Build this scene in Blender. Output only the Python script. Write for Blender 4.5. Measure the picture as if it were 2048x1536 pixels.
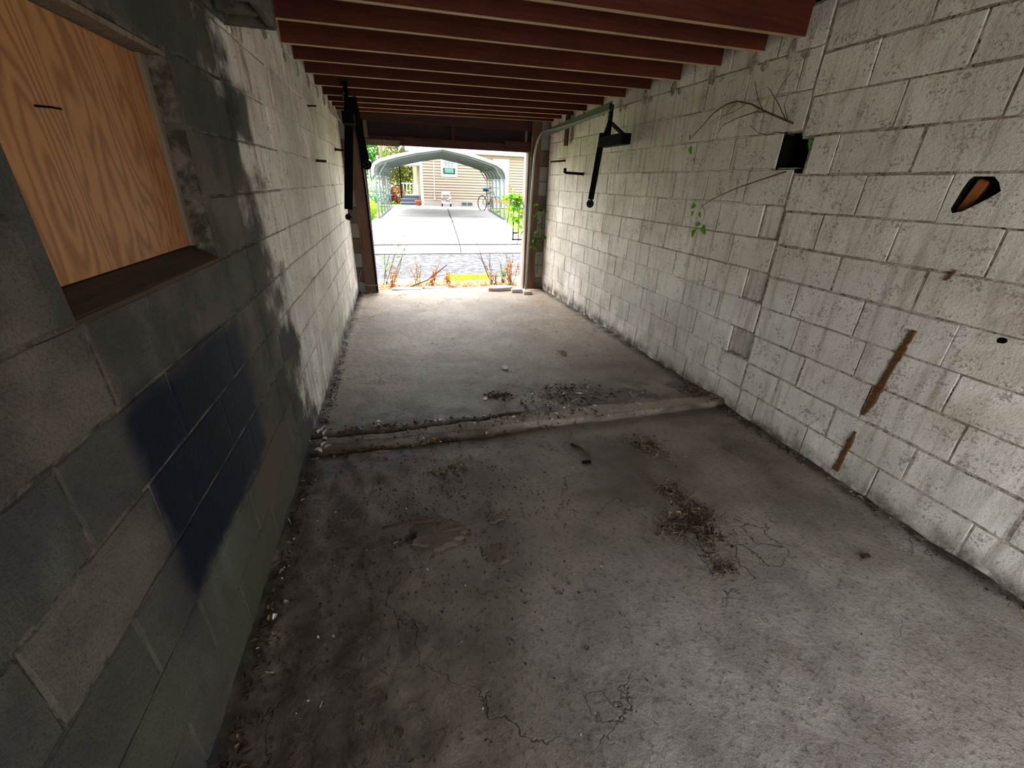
import bpy, bmesh, math, random
from mathutils import Vector, Matrix, noise
R = random.Random(7)
PI = math.pi
for o in list(bpy.data.objects):
    bpy.data.objects.remove(o)
S = bpy.context.scene
COL = S.collection

# ------------------------------------------------------------------ camera
cam_d = bpy.data.cameras.new('camera'); cam = bpy.data.objects.new('camera', cam_d); COL.objects.link(cam)
cam_d.sensor_fit = 'HORIZONTAL'; cam_d.sensor_width = 36.0; cam_d.lens = 848.0 / 2048.0 * 36.0
cam_d.clip_start = 0.02; cam_d.clip_end = 500
YAW, PITCH, ROLL, CAMH = .2857, .4409, .0355, 1.5075
_f = Vector((math.sin(YAW) * math.cos(PITCH), math.cos(YAW) * math.cos(PITCH), -math.sin(PITCH)))
_r = Vector((math.cos(YAW), -math.sin(YAW), 0)); _u = _r.cross(_f)
_r2 = math.cos(ROLL) * _r + math.sin(ROLL) * _u; _u2 = -math.sin(ROLL) * _r + math.cos(ROLL) * _u
cam.matrix_world = Matrix(((_r2.x, _u2.x, -_f.x, 0), (_r2.y, _u2.y, -_f.y, 0), (_r2.z, _u2.z, -_f.z, CAMH), (0, 0, 0, 1)))
S.camera = cam

# ------------------------------------------------------------------ sky, sun, exposure
W = bpy.data.worlds.new('sky'); S.world = W; W.use_nodes = True
wn = W.node_tree.nodes; wl = W.node_tree.links
bg = wn['Background']
sk = wn.new('ShaderNodeTexSky'); sk.sky_type = 'NISHITA'; sk.sun_disc = False
sk.sun_elevation = math.radians(62); sk.sun_rotation = math.radians(-70); sk.air_density = 1.0; sk.dust_density = 3.0; sk.ozone_density = 1.0
mixw = wn.new('ShaderNodeMixRGB'); mixw.inputs[0].default_value = .72; mixw.inputs[2].default_value = (4.1, 4.0, 3.85, 1)
wl.new(sk.outputs[0], mixw.inputs[1]); wl.new(mixw.outputs[0], bg.inputs[0]); bg.inputs[1].default_value = 1.0
sun_d = bpy.data.lights.new('sun', 'SUN'); sun = bpy.data.objects.new('sun', sun_d); COL.objects.link(sun)
sun_d.energy = 5.5; sun_d.angle = math.radians(1.5); sun_d.color = (1, .96, .9)
sun.rotation_euler = Vector((-.42, .16, .9)).to_track_quat('Z', 'Y').to_euler()
sun.location = (-5, 10, 12)
S.view_settings.view_transform = 'Standard'; S.view_settings.look = 'None'
S.view_settings.gamma = 1.0; S.view_settings.use_curve_mapping = False
S.view_settings.exposure = 1.3

# ------------------------------------------------------------------ helpers
def lin(c):
    return tuple((x / 255 / 12.92 if x / 255 <= .04045 else ((x / 255 + .055) / 1.055) ** 2.4) for x in c[:3])

class MB:
    def __init__(self):
        self.v = []; self.f = []; self.m = []
    def add(self, vs, fs, mi=0):
        o = len(self.v); self.v += [tuple(p) for p in vs]
        for f in fs:
            self.f.append(tuple(i + o for i in f)); self.m.append(mi)
        return self
    def box(self, a, b, mi=0, rot=None, c=None):
        x0, y0, z0 = a; x1, y1, z1 = b
        vs = [(x0, y0, z0), (x1, y0, z0), (x1, y1, z0), (x0, y1, z0), (x0, y0, z1), (x1, y0, z1), (x1, y1, z1), (x0, y1, z1)]
        if rot is not None:
            c = Vector(c if c is not None else ((x0 + x1) / 2, (y0 + y1) / 2, (z0 + z1) / 2))
            vs = [tuple(rot @ (Vector(p) - c) + c) for p in vs]
        return self.add(vs, [(0, 3, 2, 1), (4, 5, 6, 7), (0, 1, 5, 4), (1, 2, 6, 5), (2, 3, 7, 6), (3, 0, 4, 7)], mi)
    def bar(self, p, q, w, h, up=(0, 0, 1), mi=0):
        p = Vector(p); q = Vector(q); d = (q - p).normalized(); u = Vector(up)
        s = d.cross(u)
        if s.length < 1e-4: s = d.cross(Vector((1, 0, 0)))
        s.normalize(); u = s.cross(d).normalized()
        vs = []
        for e in (p, q):
            for a, b in ((-1, -1), (1, -1), (1, 1), (-1, 1)):
                vs.append(e + s * a * w / 2 + u * b * h / 2)
        return self.add(vs, [(0, 3, 2, 1), (4, 5, 6, 7), (0, 1, 5, 4), (1, 2, 6, 5), (2, 3, 7, 6), (3, 0, 4, 7)], mi)
    def tube(self, pts, r, n=6, mi=0, cap=True):
        pts = [Vector(p) for p in pts]; rs = r if isinstance(r, (list, tuple)) else [r] * len(pts)
        o = len(self.v); prev = None
        for i, p in enumerate(pts):
            d = (pts[min(i + 1, len(pts) - 1)] - pts[max(i - 1, 0)])
            d = d.normalized() if d.length > 1e-9 else Vector((0, 0, 1))
            if prev is None:
                s = d.cross(Vector((0, 0, 1)))
                if s.length < 1e-3: s = d.cross(Vector((1, 0, 0)))
            else:
                s = prev - d * prev.dot(d)
            s.normalize(); prev = s; t = d.cross(s)
            for k in range(n):
                a = 2 * PI * k / n
                self.v.append(tuple(p + (s * math.cos(a) + t * math.sin(a)) * rs[i]))
        for i in range(len(pts) - 1):
            for k in range(n):
                a = o + i * n + k; b = o + i * n + (k + 1) % n
                self.f.append((a, b, b + n, a + n)); self.m.append(mi)
        if cap:
            self.f.append(tuple(o + k for k in range(n))[::-1]); self.m.append(mi)
            e = o + (len(pts) - 1) * n
            self.f.append(tuple(e + k for k in range(n))); self.m.append(mi)
        return self
    def lathe(self, prof, n=16, c=(0, 0, 0), mi=0):
        o = len(self.v)
        for r, z in prof:
            for k in range(n):
                a = 2 * PI * k / n; self.v.append((c[0] + r * math.cos(a), c[1] + r * math.sin(a), c[2] + z))
        for i in range(len(prof) - 1):
            for k in range(n):
                a = o + i * n + k; b = o + i * n + (k + 1) % n
                self.f.append((a, b, b + n, a + n)); self.m.append(mi)
        self.f.append(tuple(o + k for k in range(n))[::-1]); self.m.append(mi)
        e = o + (len(prof) - 1) * n; self.f.append(tuple(e + k for k in range(n))); self.m.append(mi)
        return self
    def prism(self, poly, axis, a, b, mi=0):
        """poly of 2D points extruded from a to b along axis (0=x,1=y,2=z)"""
        n = len(poly); vs = []
        for t in (a, b):
            for p, q in poly:
                vs.append((t, p, q) if axis == 0 else ((p, t, q) if axis == 1 else (p, q, t)))
        fs = [tuple(range(n))[::-1], tuple(range(n, 2 * n))] + [(i, (i + 1) % n, n + (i + 1) % n, n + i) for i in range(n)]
        return self.add(vs, fs, mi)
    def leaf(self, p, d, u, L, w, mi=0, fold=.25):
        """folded leaf from p along d, normal roughly u"""
        p = Vector(p); d = Vector(d).normalized(); u = Vector(u); s = d.cross(u)
        if s.length < 1e-3: s = d.cross(Vector((.3, .5, .8)))
        s.normalize(); u = s.cross(d)
        vs = [p, p + d * L * .35 + s * w * .5 + u * w * fold, p + d * L * .4, p + d * L * .35 - s * w * .5 + u * w * fold,
              p + d * L * .75 + s * w * .3 + u * w * fold * .5 - u * L * .05, p + d * L * .75 - s * w * .3 + u * w * fold * .5 - u * L * .05, p + d * L - u * L * .12]
        return self.add(vs, [(0, 2, 1), (0, 3, 2), (1, 2, 6, 4), (2, 3, 5, 6)], mi)
    def mesh(self, name, mats=()):
        me = bpy.data.meshes.new(name); me.from_pydata(self.v, [], self.f); me.update()
        for m in mats: me.materials.append(m)
        if len(mats) > 1:
            me.polygons.foreach_set('material_index', self.m)
        bm = bmesh.new(); bm.from_mesh(me); bmesh.ops.recalc_face_normals(bm, faces=bm.faces); bm.to_mesh(me); bm.free()
        return me
    def build(self, name, mats, parent=None, smooth=False, loc=(0, 0, 0)):
        if not isinstance(mats, (list, tuple)): mats = [mats]
        me = self.mesh(name, mats)
        if smooth:
            me.polygons.foreach_set('use_smooth', [True] * len(me.polygons))
        return link(name, me, parent, loc)

def link(name, me, parent=None, loc=(0, 0, 0)):
    o = bpy.data.objects.new(name, me); COL.objects.link(o); o.location = loc
    if parent is not None: o.parent = parent
    return o
def tag(o, label, cat, group=None, kind=None):
    o['label'] = label; o['category'] = cat
    if group: o['group'] = group
    if kind: o['kind'] = kind
    return o
def struct(o, label=None):
    o['kind'] = 'structure'
    if label: o['label'] = label
    return o
def empty(name, loc=(0, 0, 0)):
    o = bpy.data.objects.new(name, None); COL.objects.link(o); o.location = loc; o.empty_display_size = .1
    return o

# ------------------------------------------------------------------ materials
class Mat:
    def __init__(self, name, rough=.8, spec=.3, metal=0):
        self.m = bpy.data.materials.new(name); self.m.use_nodes = True
        self.t = self.m.node_tree; self.n = self.t.nodes; self.b = self.n['Principled BSDF']
        self.b.inputs['Roughness'].default_value = rough; self.b.inputs['Metallic'].default_value = metal
        self.b.inputs['Specular IOR Level'].default_value = spec
        self.pos = None
    def P(self, obj=False):
        if obj:
            return self.n.new('ShaderNodeTexCoord').outputs['Object']
        if self.pos is None: self.pos = self.n.new('ShaderNodeNewGeometry').outputs['Position']
        return self.pos
    def lk(self, a, b):
        if isinstance(a, (int, float)): b.default_value = a
        elif isinstance(a, tuple): b.default_value = (a + (1,))[:4] if len(b.default_value) == 4 else a[:3]
        else: self.t.links.new(a, b)
    def math(self, op, a, b=0.0, clamp=False):
        n = self.n.new('ShaderNodeMath'); n.operation = op; n.use_clamp = clamp
        self.lk(a, n.inputs[0]); self.lk(b, n.inputs[1]); return n.outputs[0]
    def noise(self, scale, detail=4, rough=.55, vec=None, stretch=None, dist=0):
        v = vec if vec is not None else self.P()
        if stretch:
            mp = self.n.new('ShaderNodeMapping'); mp.inputs['Scale'].default_value = stretch; self.t.links.new(v, mp.inputs[0]); v = mp.outputs[0]
        n = self.n.new('ShaderNodeTexNoise'); n.inputs['Scale'].default_value = scale; n.inputs['Detail'].default_value = detail
        n.inputs['Roughness'].default_value = rough; n.inputs['Distortion'].default_value = dist
        self.t.links.new(v, n.inputs['Vector']); return n.outputs[0]
    def voro(self, scale, feature='F1', vec=None):
        n = self.n.new('ShaderNodeTexVoronoi'); n.inputs['Scale'].default_value = scale; n.feature = feature
        self.t.links.new(vec if vec is not None else self.P(), n.inputs['Vector']); return n.outputs['Distance'], n.outputs[1] if feature == 'F1' else None
    def ramp(self, fac, stops):
        n = self.n.new('ShaderNodeValToRGB'); e = n.color_ramp.elements
        while len(e) < len(stops): e.new(.5)
        for i, (p, c) in enumerate(stops):
            e[i].position = p; e[i].color = (c[0], c[1], c[2], 1) if isinstance(c, tuple) else (c, c, c, 1)
        self.lk(fac, n.inputs[0]); return n.outputs[0]
    def mix(self, fac, a, b, mode='MIX'):
        n = self.n.new('ShaderNodeMixRGB'); n.blend_type = mode
        self.lk(fac, n.inputs[0]); self.lk(a, n.inputs[1]); self.lk(b, n.inputs[2]); return n.outputs[0]
    def xyz(self, v=None):
        n = self.n.new('ShaderNodeSeparateXYZ'); self.t.links.new(v if v is not None else self.P(), n.inputs[0]); return n.outputs
    def smooth(self, x, a, b):
        n = self.n.new('ShaderNodeMapRange'); n.interpolation_type = 'SMOOTHSTEP'
        self.lk(x, n.inputs[0]); n.inputs[1].default_value = a; n.inputs[2].default_value = b; return n.outputs[0]
    def rnd(self):
        return self.n.new('ShaderNodeObjectInfo').outputs['Random']
    def color(self, c): self.lk(c, self.b.inputs['Base Color']); return self
    def rough(self, r): self.lk(r, self.b.inputs['Roughness']); return self
    def bump(self, h, strength=.4, dist=.01):
        n = self.n.new('ShaderNodeBump'); n.inputs['Strength'].default_value = strength; n.inputs['Distance'].default_value = dist
        self.t.links.new(h, n.inputs['Height'])
        self.t.links.new(n.outputs[0], self.b.inputs['Normal']); return self

def plain(name, c, rough=.7, metal=0, spec=.3, var=.15, scale=30):
    m = Mat(name, rough, spec, metal); c = lin(c)
    n = m.noise(scale, 4, vec=m.P(True))
    m.color(m.mix(n, tuple(x * (1 - var) for x in c), tuple(min(1, x * (1 + var)) for x in c)))
    return m.m

def wood(name, dark, light, rough=.75, axis=0, scale=1.0, bump=.3):
    m = Mat(name, rough, .2); st = [14, 14, 14]; st[axis] = .8
    v = m.P(True); r = m.rnd()
    off = m.n.new('ShaderNodeVectorMath'); off.operation = 'ADD'; cb = m.n.new('ShaderNodeCombineXYZ')
    rr = m.math('MULTIPLY', r, 17.0)
    for i in range(3): m.t.links.new(rr, cb.inputs[i])
    m.t.links.new(v, off.inputs[0]); m.t.links.new(cb.outputs[0], off.inputs[1])
    g = m.noise(4 * scale, 6, .6, vec=off.outputs[0], stretch=tuple(st), dist=.6)
    g2 = m.noise(2.5, 3, .5, vec=off.outputs[0])
    f = m.math('ADD', m.math('MULTIPLY', g, .7), m.math('MULTIPLY', g2, .3))
    c = m.ramp(f, [(.3, lin(dark)), (.7, lin(light))])
    c = m.mix(m.math('MULTIPLY', r, .3), c, (lin(dark)), 'MIX')
    m.color(c).bump(g, bump, .004)
    return m.m

def painted_wall(name, left=False):
    m = Mat(name, .85, .15); x, y, z = m.xyz()
    r = m.rnd()
    big = m.noise(1.6, 5, .6); mid = m.noise(9, 6, .65); fine = m.noise(70, 4, .7); grit = m.noise(190, 3, .7)
    streak = m.noise(3, 5, .6, stretch=(7, 7, .7))
    base = m.mix(m.smooth(big, .35, .68), lin((229, 223, 213)), lin((205, 198, 188)))
    base = m.mix(m.math('MULTIPLY', m.smooth(streak, .48, .72), .65), base, lin((150, 137, 119)))
    base = m.mix(m.math('MULTIPLY', m.smooth(mid, .5, .8), .45), base, lin((236, 230, 218)))
    # dirt specks where the paint has come off
    sp = m.smooth(m.math('ADD', m.math('MULTIPLY', fine, .6), m.math('MULTIPLY', mid, .45)), .555, .65)
    base = m.mix(m.math('MULTIPLY', sp, .75), base, lin((112, 101, 88)))
    base = m.mix(m.math('MULTIPLY', m.smooth(grit, .6, .75), .35), base, lin((90, 82, 72)))
    # brown dust patches and green grey damp low down
    br = m.smooth(m.noise(2.3, 4, .6, stretch=(1, 1, 1.6)), .52, .72)
    base = m.mix(m.math('MULTIPLY', br, .35), base, lin((156, 138, 112)))
    low = m.math('MULTIPLY', m.math('SUBTRACT', 1.0, m.smooth(z, .0, .75)), m.smooth(m.noise(4, 4), .35, .65))
    base = m.mix(m.math('MULTIPLY', low, .45), base, lin((128, 128, 108)))
    base = m.mix(m.math('MULTIPLY', m.math('SUBTRACT', 1.0, m.smooth(z, .0, .13)), m.smooth(mid, .3, .6)), base, lin((74, 66, 56)))
    base = m.mix(m.math('MULTIPLY', r, .22), base, lin((150, 143, 132)))
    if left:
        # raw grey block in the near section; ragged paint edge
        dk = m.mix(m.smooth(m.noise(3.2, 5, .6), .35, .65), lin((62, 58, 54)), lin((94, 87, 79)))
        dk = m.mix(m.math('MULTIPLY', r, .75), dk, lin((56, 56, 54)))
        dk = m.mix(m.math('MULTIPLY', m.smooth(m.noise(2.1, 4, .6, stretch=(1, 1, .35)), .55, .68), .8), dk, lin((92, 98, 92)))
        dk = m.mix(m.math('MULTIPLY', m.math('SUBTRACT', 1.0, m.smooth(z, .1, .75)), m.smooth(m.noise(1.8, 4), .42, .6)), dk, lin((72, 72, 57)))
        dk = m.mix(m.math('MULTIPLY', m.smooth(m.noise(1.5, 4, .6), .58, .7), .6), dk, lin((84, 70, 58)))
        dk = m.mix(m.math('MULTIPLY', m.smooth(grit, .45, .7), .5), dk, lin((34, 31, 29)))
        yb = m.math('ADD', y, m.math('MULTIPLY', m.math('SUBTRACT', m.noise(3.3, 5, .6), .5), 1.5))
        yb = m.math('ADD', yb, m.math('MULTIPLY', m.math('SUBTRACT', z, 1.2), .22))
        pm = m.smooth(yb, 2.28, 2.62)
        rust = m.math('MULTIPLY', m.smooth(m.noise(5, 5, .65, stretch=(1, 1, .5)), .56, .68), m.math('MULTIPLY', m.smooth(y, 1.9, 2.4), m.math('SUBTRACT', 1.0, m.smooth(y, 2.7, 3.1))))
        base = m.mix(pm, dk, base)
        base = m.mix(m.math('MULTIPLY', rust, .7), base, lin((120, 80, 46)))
        # rectangle of dark blue paint under the boarded window
        wob = m.math('MULTIPLY', m.math('SUBTRACT', m.noise(5, 3), .5), .12)
        yy = m.math('ADD', y, wob); zz = m.math('ADD', z, wob)
        bl = m.math('MULTIPLY', m.math('MULTIPLY', m.smooth(yy, .97, 1.05), m.math('SUBTRACT', 1.0, m.smooth(yy, 1.76, 1.83))),
                    m.math('MULTIPLY', m.smooth(zz, .40, .47), m.math('SUBTRACT', 1.0, m.smooth(zz, .98, 1.06))))
        base = m.mix(m.math('MULTIPLY', bl, .96), base, m.mix(m.smooth(y, 1.2, 1.8), lin((6, 14, 30)), lin((30, 38, 46))))
        # dark blackened patches by the seam
        bk = m.math('MULTIPLY', m.math('MULTIPLY', m.smooth(yy, 2.2, 2.27), m.math('SUBTRACT', 1.0, m.smooth(yy, 2.52, 2.58))),
                    m.math('MULTIPLY', m.smooth(zz, 1.62, 1.67), m.math('SUBTRACT', 1.0, m.smooth(zz, 1.83, 1.9))))
        base = m.mix(m.math('MULTIPLY', bk, .9), base, lin((38, 40, 40)))
    tc = m.n.new('ShaderNodeTexCoord'); g = m.xyz(tc.outputs['Generated'])
    ez = m.math('MULTIPLY', m.math('MINIMUM', g[2], m.math('SUBTRACT', 1.0, g[2])), .2)
    ex = m.math('MULTIPLY', m.math('MINIMUM', g[0], m.math('SUBTRACT', 1.0, g[0])), .41)
    ee = m.math('MINIMUM', ez, ex)
    ee = m.math('SUBTRACT', ee, m.math('MULTIPLY', m.math('SUBTRACT', m.noise(38, 5, .7), .5), .05))
    base = m.mix(m.math('MULTIPLY', m.math('MULTIPLY', m.math('SUBTRACT', 1.0, m.smooth(ee, -.022, .001)), m.smooth(m.noise(5, 4, .6), .40, .60)), .85), base, lin((62, 54, 46)))
    m.color(base)
    h = m.math('ADD', m.math('MULTIPLY', fine, .6), m.math('MULTIPLY', mid, .9))
    m.bump(h, .8, .010)
    return m.m

M = {}
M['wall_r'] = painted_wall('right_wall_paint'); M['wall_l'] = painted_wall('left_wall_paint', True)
def mortar_mat(name, a, b, c, left=False):
    m = Mat(name, .95, .1); n = m.noise(14, 5, .7); f = m.noise(60, 4, .7); x, y, z = m.xyz()
    col = m.mix(m.smooth(n, .38, .62), lin(a), lin(b)); col = m.mix(m.math('MULTIPLY', m.smooth(f, .52, .62), m.smooth(m.noise(4, 4), .42, .6)), col, lin(c))
    if left:
        dk = m.mix(m.smooth(n, .4, .62), lin((52, 48, 44)), lin((96, 88, 78))); col = m.mix(m.smooth(y, 2.2, 2.7), dk, col)
    m.color(col).bump(f, .8, .01); return m.m
M['mortar_r'] = mortar_mat('right_mortar', (176, 168, 154), (128, 118, 104), (58, 50, 42)); M['mortar_l'] = mortar_mat('left_mortar', (176, 168, 154), (120, 110, 96), (58, 50, 42), True)
M['joist'] = wood('joist_wood', (50, 21, 13), (94, 43, 25), .8, 0)
M['joist_bounce'] = wood('joist_bottom_edge', (150, 122, 94), (206, 180, 148), .8, 0)  # paler copy of the joist wood: floor bounce painted on the undersides
M['deck'] = wood('roof_deck_wood', (34, 18, 14), (58, 32, 24), .9, 1)
M['post'] = wood('post_wood', (64, 46, 39), (118, 92, 78), .85, 2)
M['header'] = wood('header_wood', (44, 28, 24), (82, 54, 46), .85, 0)
M['panel'] = wood('panel_wood', (36, 26, 28), (58, 44, 46), .85, 0)
M['grey_wood'] = wood('grey_weathered_wood', (84, 72, 60), (134, 118, 100), .9, 2)
M['steel'] = plain('galvanised_steel', (150, 150, 146), .45, .8, .5)
M['steel_dark'] = plain('dark_track_steel', (112, 112, 110), .5, .7, .5)
M['black'] = plain('black_iron', (7, 7, 7), .85, 0, .08)
M['rust'] = plain('rusty_iron', (52, 34, 26), .8, .3, .3, .4, 60)
M['mud'] = plain('mud_tube', (88, 62, 40), .95, 0, .1, .5, 60)
M['cavity'] = plain('dark_cavity', (12, 13, 9), .95, 0, .05)  # near-black colour paints the shade inside holes and behind the board
M['brick'] = plain('orange_brick', (168, 104, 62), .9, 0, .1, .25, 40)
M['vine'] = plain('vine_stem', (76, 54, 44), .85)
M['green'] = plain('green_leaf', (92, 150, 38), .5, 0, .3, .3, 8)
M['lime'] = plain('lime_leaf', (150, 178, 50), .5, 0, .3, .3, 8)
M['dryleaf'] = plain('dry_leaf', (172, 118, 72), .8, 0, .1, .4, 9)
M['tanleaf'] = plain('tan_leaf', (178, 150, 120), .8, 0, .1, .35, 9)
M['browndebris'] = plain('brown_debris', (64, 50, 40), .9, 0, .1, .5, 12)
M['straw'] = plain('pale_straw', (132, 112, 88), .9, 0, .1, .4, 12)
M['twig'] = plain('twig_bark', (74, 58, 46), .85, 0, .1, .3, 20)
M['white_scrap'] = plain('pale_scrap', (214, 206, 194), .7)
M['stone'] = plain('pale_stone', (178, 170, 158), .9, 0, .2, .25, 30)
for k in ('green', 'lime'):
    M[k].node_tree.nodes['Principled BSDF'].inputs['Subsurface Weight'].default_value = 0
for k in ('green', 'lime', 'dryleaf', 'tanleaf', 'tree_g', 'tree_y'):
    pass
def plywood_mat():
    m = Mat('plywood', .6, .3); v = m.P(True)
    mp = m.n.new('ShaderNodeMapping'); mp.inputs['Scale'].default_value = (1, 4.2, .8); m.t.links.new(v, mp.inputs[0])
    n = m.noise(1.5, 2, .45, vec=mp.outputs[0], dist=.5)
    fr_ = m.noise(7, 4, .6, vec=v, stretch=(1, 3, 1)); n = m.math('ADD', n, m.math('MULTIPLY', fr_, .06)); rings = m.math('FRACT', m.math('MULTIPLY', n, 16.0)); rings = m.math('ABSOLUTE', m.math('SUBTRACT', rings, .5))
    fib = m.noise(60, 4, .6, vec=v, stretch=(1, 1, .05))
    c = m.mix(m.smooth(rings, .0, .42), lin((118, 76, 44)), lin((158, 110, 68)))
    c = m.mix(m.math('MULTIPLY', fib, .5), c, lin((140, 94, 56)))
    c = m.mix(m.smooth(m.noise(2.4, 4, vec=v), .55, .75), c, lin((88, 54, 32)))
    m.color(c).bump(rings, .12, .002); return m.m
M['ply'] = plywood_mat()
M['sill'] = wood('sill_wood', (46, 34, 25), (74, 58, 44), .9, 1)
M['crust'] = plain('pale_crust', (94, 83, 73), .95, 0, .1, .45, 45)
M['soil'] = plain('dark_soil', (70, 58, 48), .95, 0, .1, .3, 20)
def floor_mat():
    m = Mat('stained_concrete', .7, .35); x, y, z = m.xyz()
    big = m.noise(1.1, 5, .6, dist=.4); mid = m.noise(6, 6, .65); fine = m.noise(45, 5, .7); grit = m.noise(150, 3, .7)
    c = m.mix(m.smooth(big, .32, .68), lin((140, 126, 108)), lin((176, 162, 142)))
    c = m.mix(m.math('MULTIPLY', m.smooth(mid, .5, .75), .4), c, lin((182, 172, 158)))
    c = m.mix(m.math('MULTIPLY', m.smooth(m.noise(2.2, 5, .7, stretch=(1, .45, 1)), .52, .7), .55), c, lin((150, 122, 92)))
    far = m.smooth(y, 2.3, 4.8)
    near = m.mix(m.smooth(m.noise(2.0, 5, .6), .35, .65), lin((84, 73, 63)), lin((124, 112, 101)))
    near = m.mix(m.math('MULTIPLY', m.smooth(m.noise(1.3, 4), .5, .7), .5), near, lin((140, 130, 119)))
    back_lit = m.math('MULTIPLY', m.math('MULTIPLY', m.math('SUBTRACT', 1.0, m.smooth(m.math('ADD', y, m.math('MULTIPLY', m.noise(1.7, 5, .6), .9)), 1.1, 2.1)), m.smooth(m.math('ADD', x, m.math('MULTIPLY', m.noise(2.3, 4), .4)), .25, 1.0)), .85)
    near = m.mix(back_lit, near, m.mix(m.smooth(m.noise(3.5, 6, .65), .35, .65), lin((128, 120, 113)), lin((160, 152, 145))))  # greyer concrete, lightened further to paint in daylight from behind
    c = m.mix(far, near, c)  # far slab lighter than near: doorway light painted into the colour
    # soil spread over the slab, thickest along the left wall and the ridge
    dl = m.math('SUBTRACT', 1.0, m.smooth(m.math('ADD', x, m.math('MULTIPLY', mid, .5)), -.45, .75))
    dn = m.math('MULTIPLY', dl, m.math('SUBTRACT', 1.0, m.smooth(y, 2.0, 3.2)))
    c = m.mix(m.math('MULTIPLY', dn, .75), c, m.mix(m.smooth(m.noise(11, 6, .7), .38, .62), lin((44, 35, 29)), lin((86, 72, 61))))
    rd = m.math('SUBTRACT', 1.0, m.smooth(m.math('ABSOLUTE', m.math('SUBTRACT', y, m.math('ADD', 2.5, m.math('MULTIPLY', m.smooth(x, .5, 1.2), .15)))), .05, .5))
    c = m.mix(m.math('MULTIPLY', m.math('MULTIPLY', rd, m.smooth(m.noise(5, 5, .7), .42, .6)), .75), c, lin((60, 47, 38)))
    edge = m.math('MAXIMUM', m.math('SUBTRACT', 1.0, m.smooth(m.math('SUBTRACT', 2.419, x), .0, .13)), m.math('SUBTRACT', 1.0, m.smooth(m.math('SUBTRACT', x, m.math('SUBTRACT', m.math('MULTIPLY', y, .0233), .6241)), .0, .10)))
    band = m.math('MULTIPLY', m.math('SUBTRACT', 1.0, m.smooth(m.math('ABSOLUTE', m.math('SUBTRACT', m.math('ADD', y, m.math('MULTIPLY', m.math('SUBTRACT', m.noise(2.2, 4), .5), .16)), 2.43)), .05, .08)), m.smooth(m.math('ADD', x, m.math('MULTIPLY', mid, .5)), .5, 1.1))
    c = m.mix(m.math('MULTIPLY', band, .5), c, lin((168, 152, 132)))
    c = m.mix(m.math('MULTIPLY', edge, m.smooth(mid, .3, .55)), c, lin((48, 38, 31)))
    c = m.mix(m.math('MULTIPLY', m.smooth(fine, .52, .68), .65), c, lin((62, 52, 44)))
    c = m.mix(m.math('MULTIPLY', m.smooth(m.noise(16, 6, .7), .54, .7), .5), c, lin((70, 58, 48)))
    c = m.mix(m.math('MULTIPLY', m.smooth(grit, .7, .78), .55), c, lin((190, 180, 168)))
    # cracks
    vn = m.n.new('ShaderNodeTexVoronoi'); vn.feature = 'DISTANCE_TO_EDGE'; vn.inputs['Scale'].default_value = 1.3
    dv = m.n.new('ShaderNodeVectorMath'); dv.operation = 'ADD'; nz = m.n.new('ShaderNodeTexNoise'); nz.inputs['Scale'].default_value = 3; nz.inputs['Detail'].default_value = 5
    m.t.links.new(m.P(), nz.inputs[0]); m.t.links.new(m.P(), dv.inputs[0]); m.t.links.new(nz.outputs[1], dv.inputs[1]); m.t.links.new(dv.outputs[0], vn.inputs[0])
    cr = m.math('MULTIPLY', m.math('SUBTRACT', 1.0, m.smooth(vn.outputs['Distance'], .0, .008)), m.smooth(m.noise(1.4, 3), .46, .58))
    c = m.mix(m.math('MULTIPLY', cr, .8), c, lin((50, 42, 36)))
    m.color(c)
    m.rough(m.math('ADD', .5, m.math('MULTIPLY', mid, .35)))
    h = m.math('SUBTRACT', m.math('ADD', m.math('MULTIPLY', fine, .5), mid), m.math('MULTIPLY', cr, .6))
    m.bump(h, .9, .016); return m.m
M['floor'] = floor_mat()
def ground_mat(name, a, b, scale=8, fine=60, bump=.5, rough=.9):
    m = Mat(name, rough, .2)
    n = m.noise(scale, 5, .65); f = m.noise(fine, 4, .7)
    c = m.mix(m.smooth(n, .35, .65), lin(a), lin(b)); c = m.mix(m.math('MULTIPLY', m.smooth(f, .5, .7), .5), c, tuple(x * .6 for x in lin(a)))
    m.color(c).bump(f, bump, .01); return m.m
M['dirt'] = ground_mat('threshold_soil', (140, 118, 98), (180, 160, 138))
M['asphalt'] = ground_mat('alley_asphalt', (44, 44, 48), (78, 78, 82), 7, 26)
M['driveway'] = ground_mat('driveway_concrete', (128, 126, 123), (144, 141, 138), 1.2, 30, .15)
M['yard'] = ground_mat('pale_gravel', (196, 190, 180), (214, 208, 198), 3, 40, .3)  # kept pale so the added yard bounces light into the garage
M['driveway_joint'] = plain('joint_tar', (34, 29, 28), .9)
M['lawn'] = ground_mat('lawn_grass', (70, 108, 30), (104, 140, 46), 6, 70)
M['siding'] = plain('beige_siding', (140, 123, 108), .6, 0, .3, .05, 3)
M['trim_white'] = plain('white_trim', (176, 176, 174), .5, 0, .4, .03, 5)
M['found'] = plain('foundation_paint', (140, 135, 129), .8, 0, .2, .08, 6)
M['glass'] = plain('window_glass', (44, 58, 60), .08, 0, .8, .1, 2)
M['curtain'] = plain('green_curtain', (76, 112, 102), .8)
M['shade_white'] = plain('white_lace_curtain', (122, 128, 138), .8)
M['carport'] = plain('carport_white_sheet', (164, 170, 167), .45, .1, .4, .04, 3)
M['carport_in'] = plain('carport_underside', (126, 134, 128), .5, .1, .4, .08, 3)
M['carport_leg'] = plain('carport_tube', (84, 92, 93), .4, .5, .5, .05, 5)
M['slate'] = plain('blue_grey_step_paint', (58, 68, 82), .6)
M['door_white'] = plain('white_storm_door', (140, 150, 158), .5, 0, .4, .03, 4)
M['terracotta'] = plain('terracotta', (156, 64, 38), .8)
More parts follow.
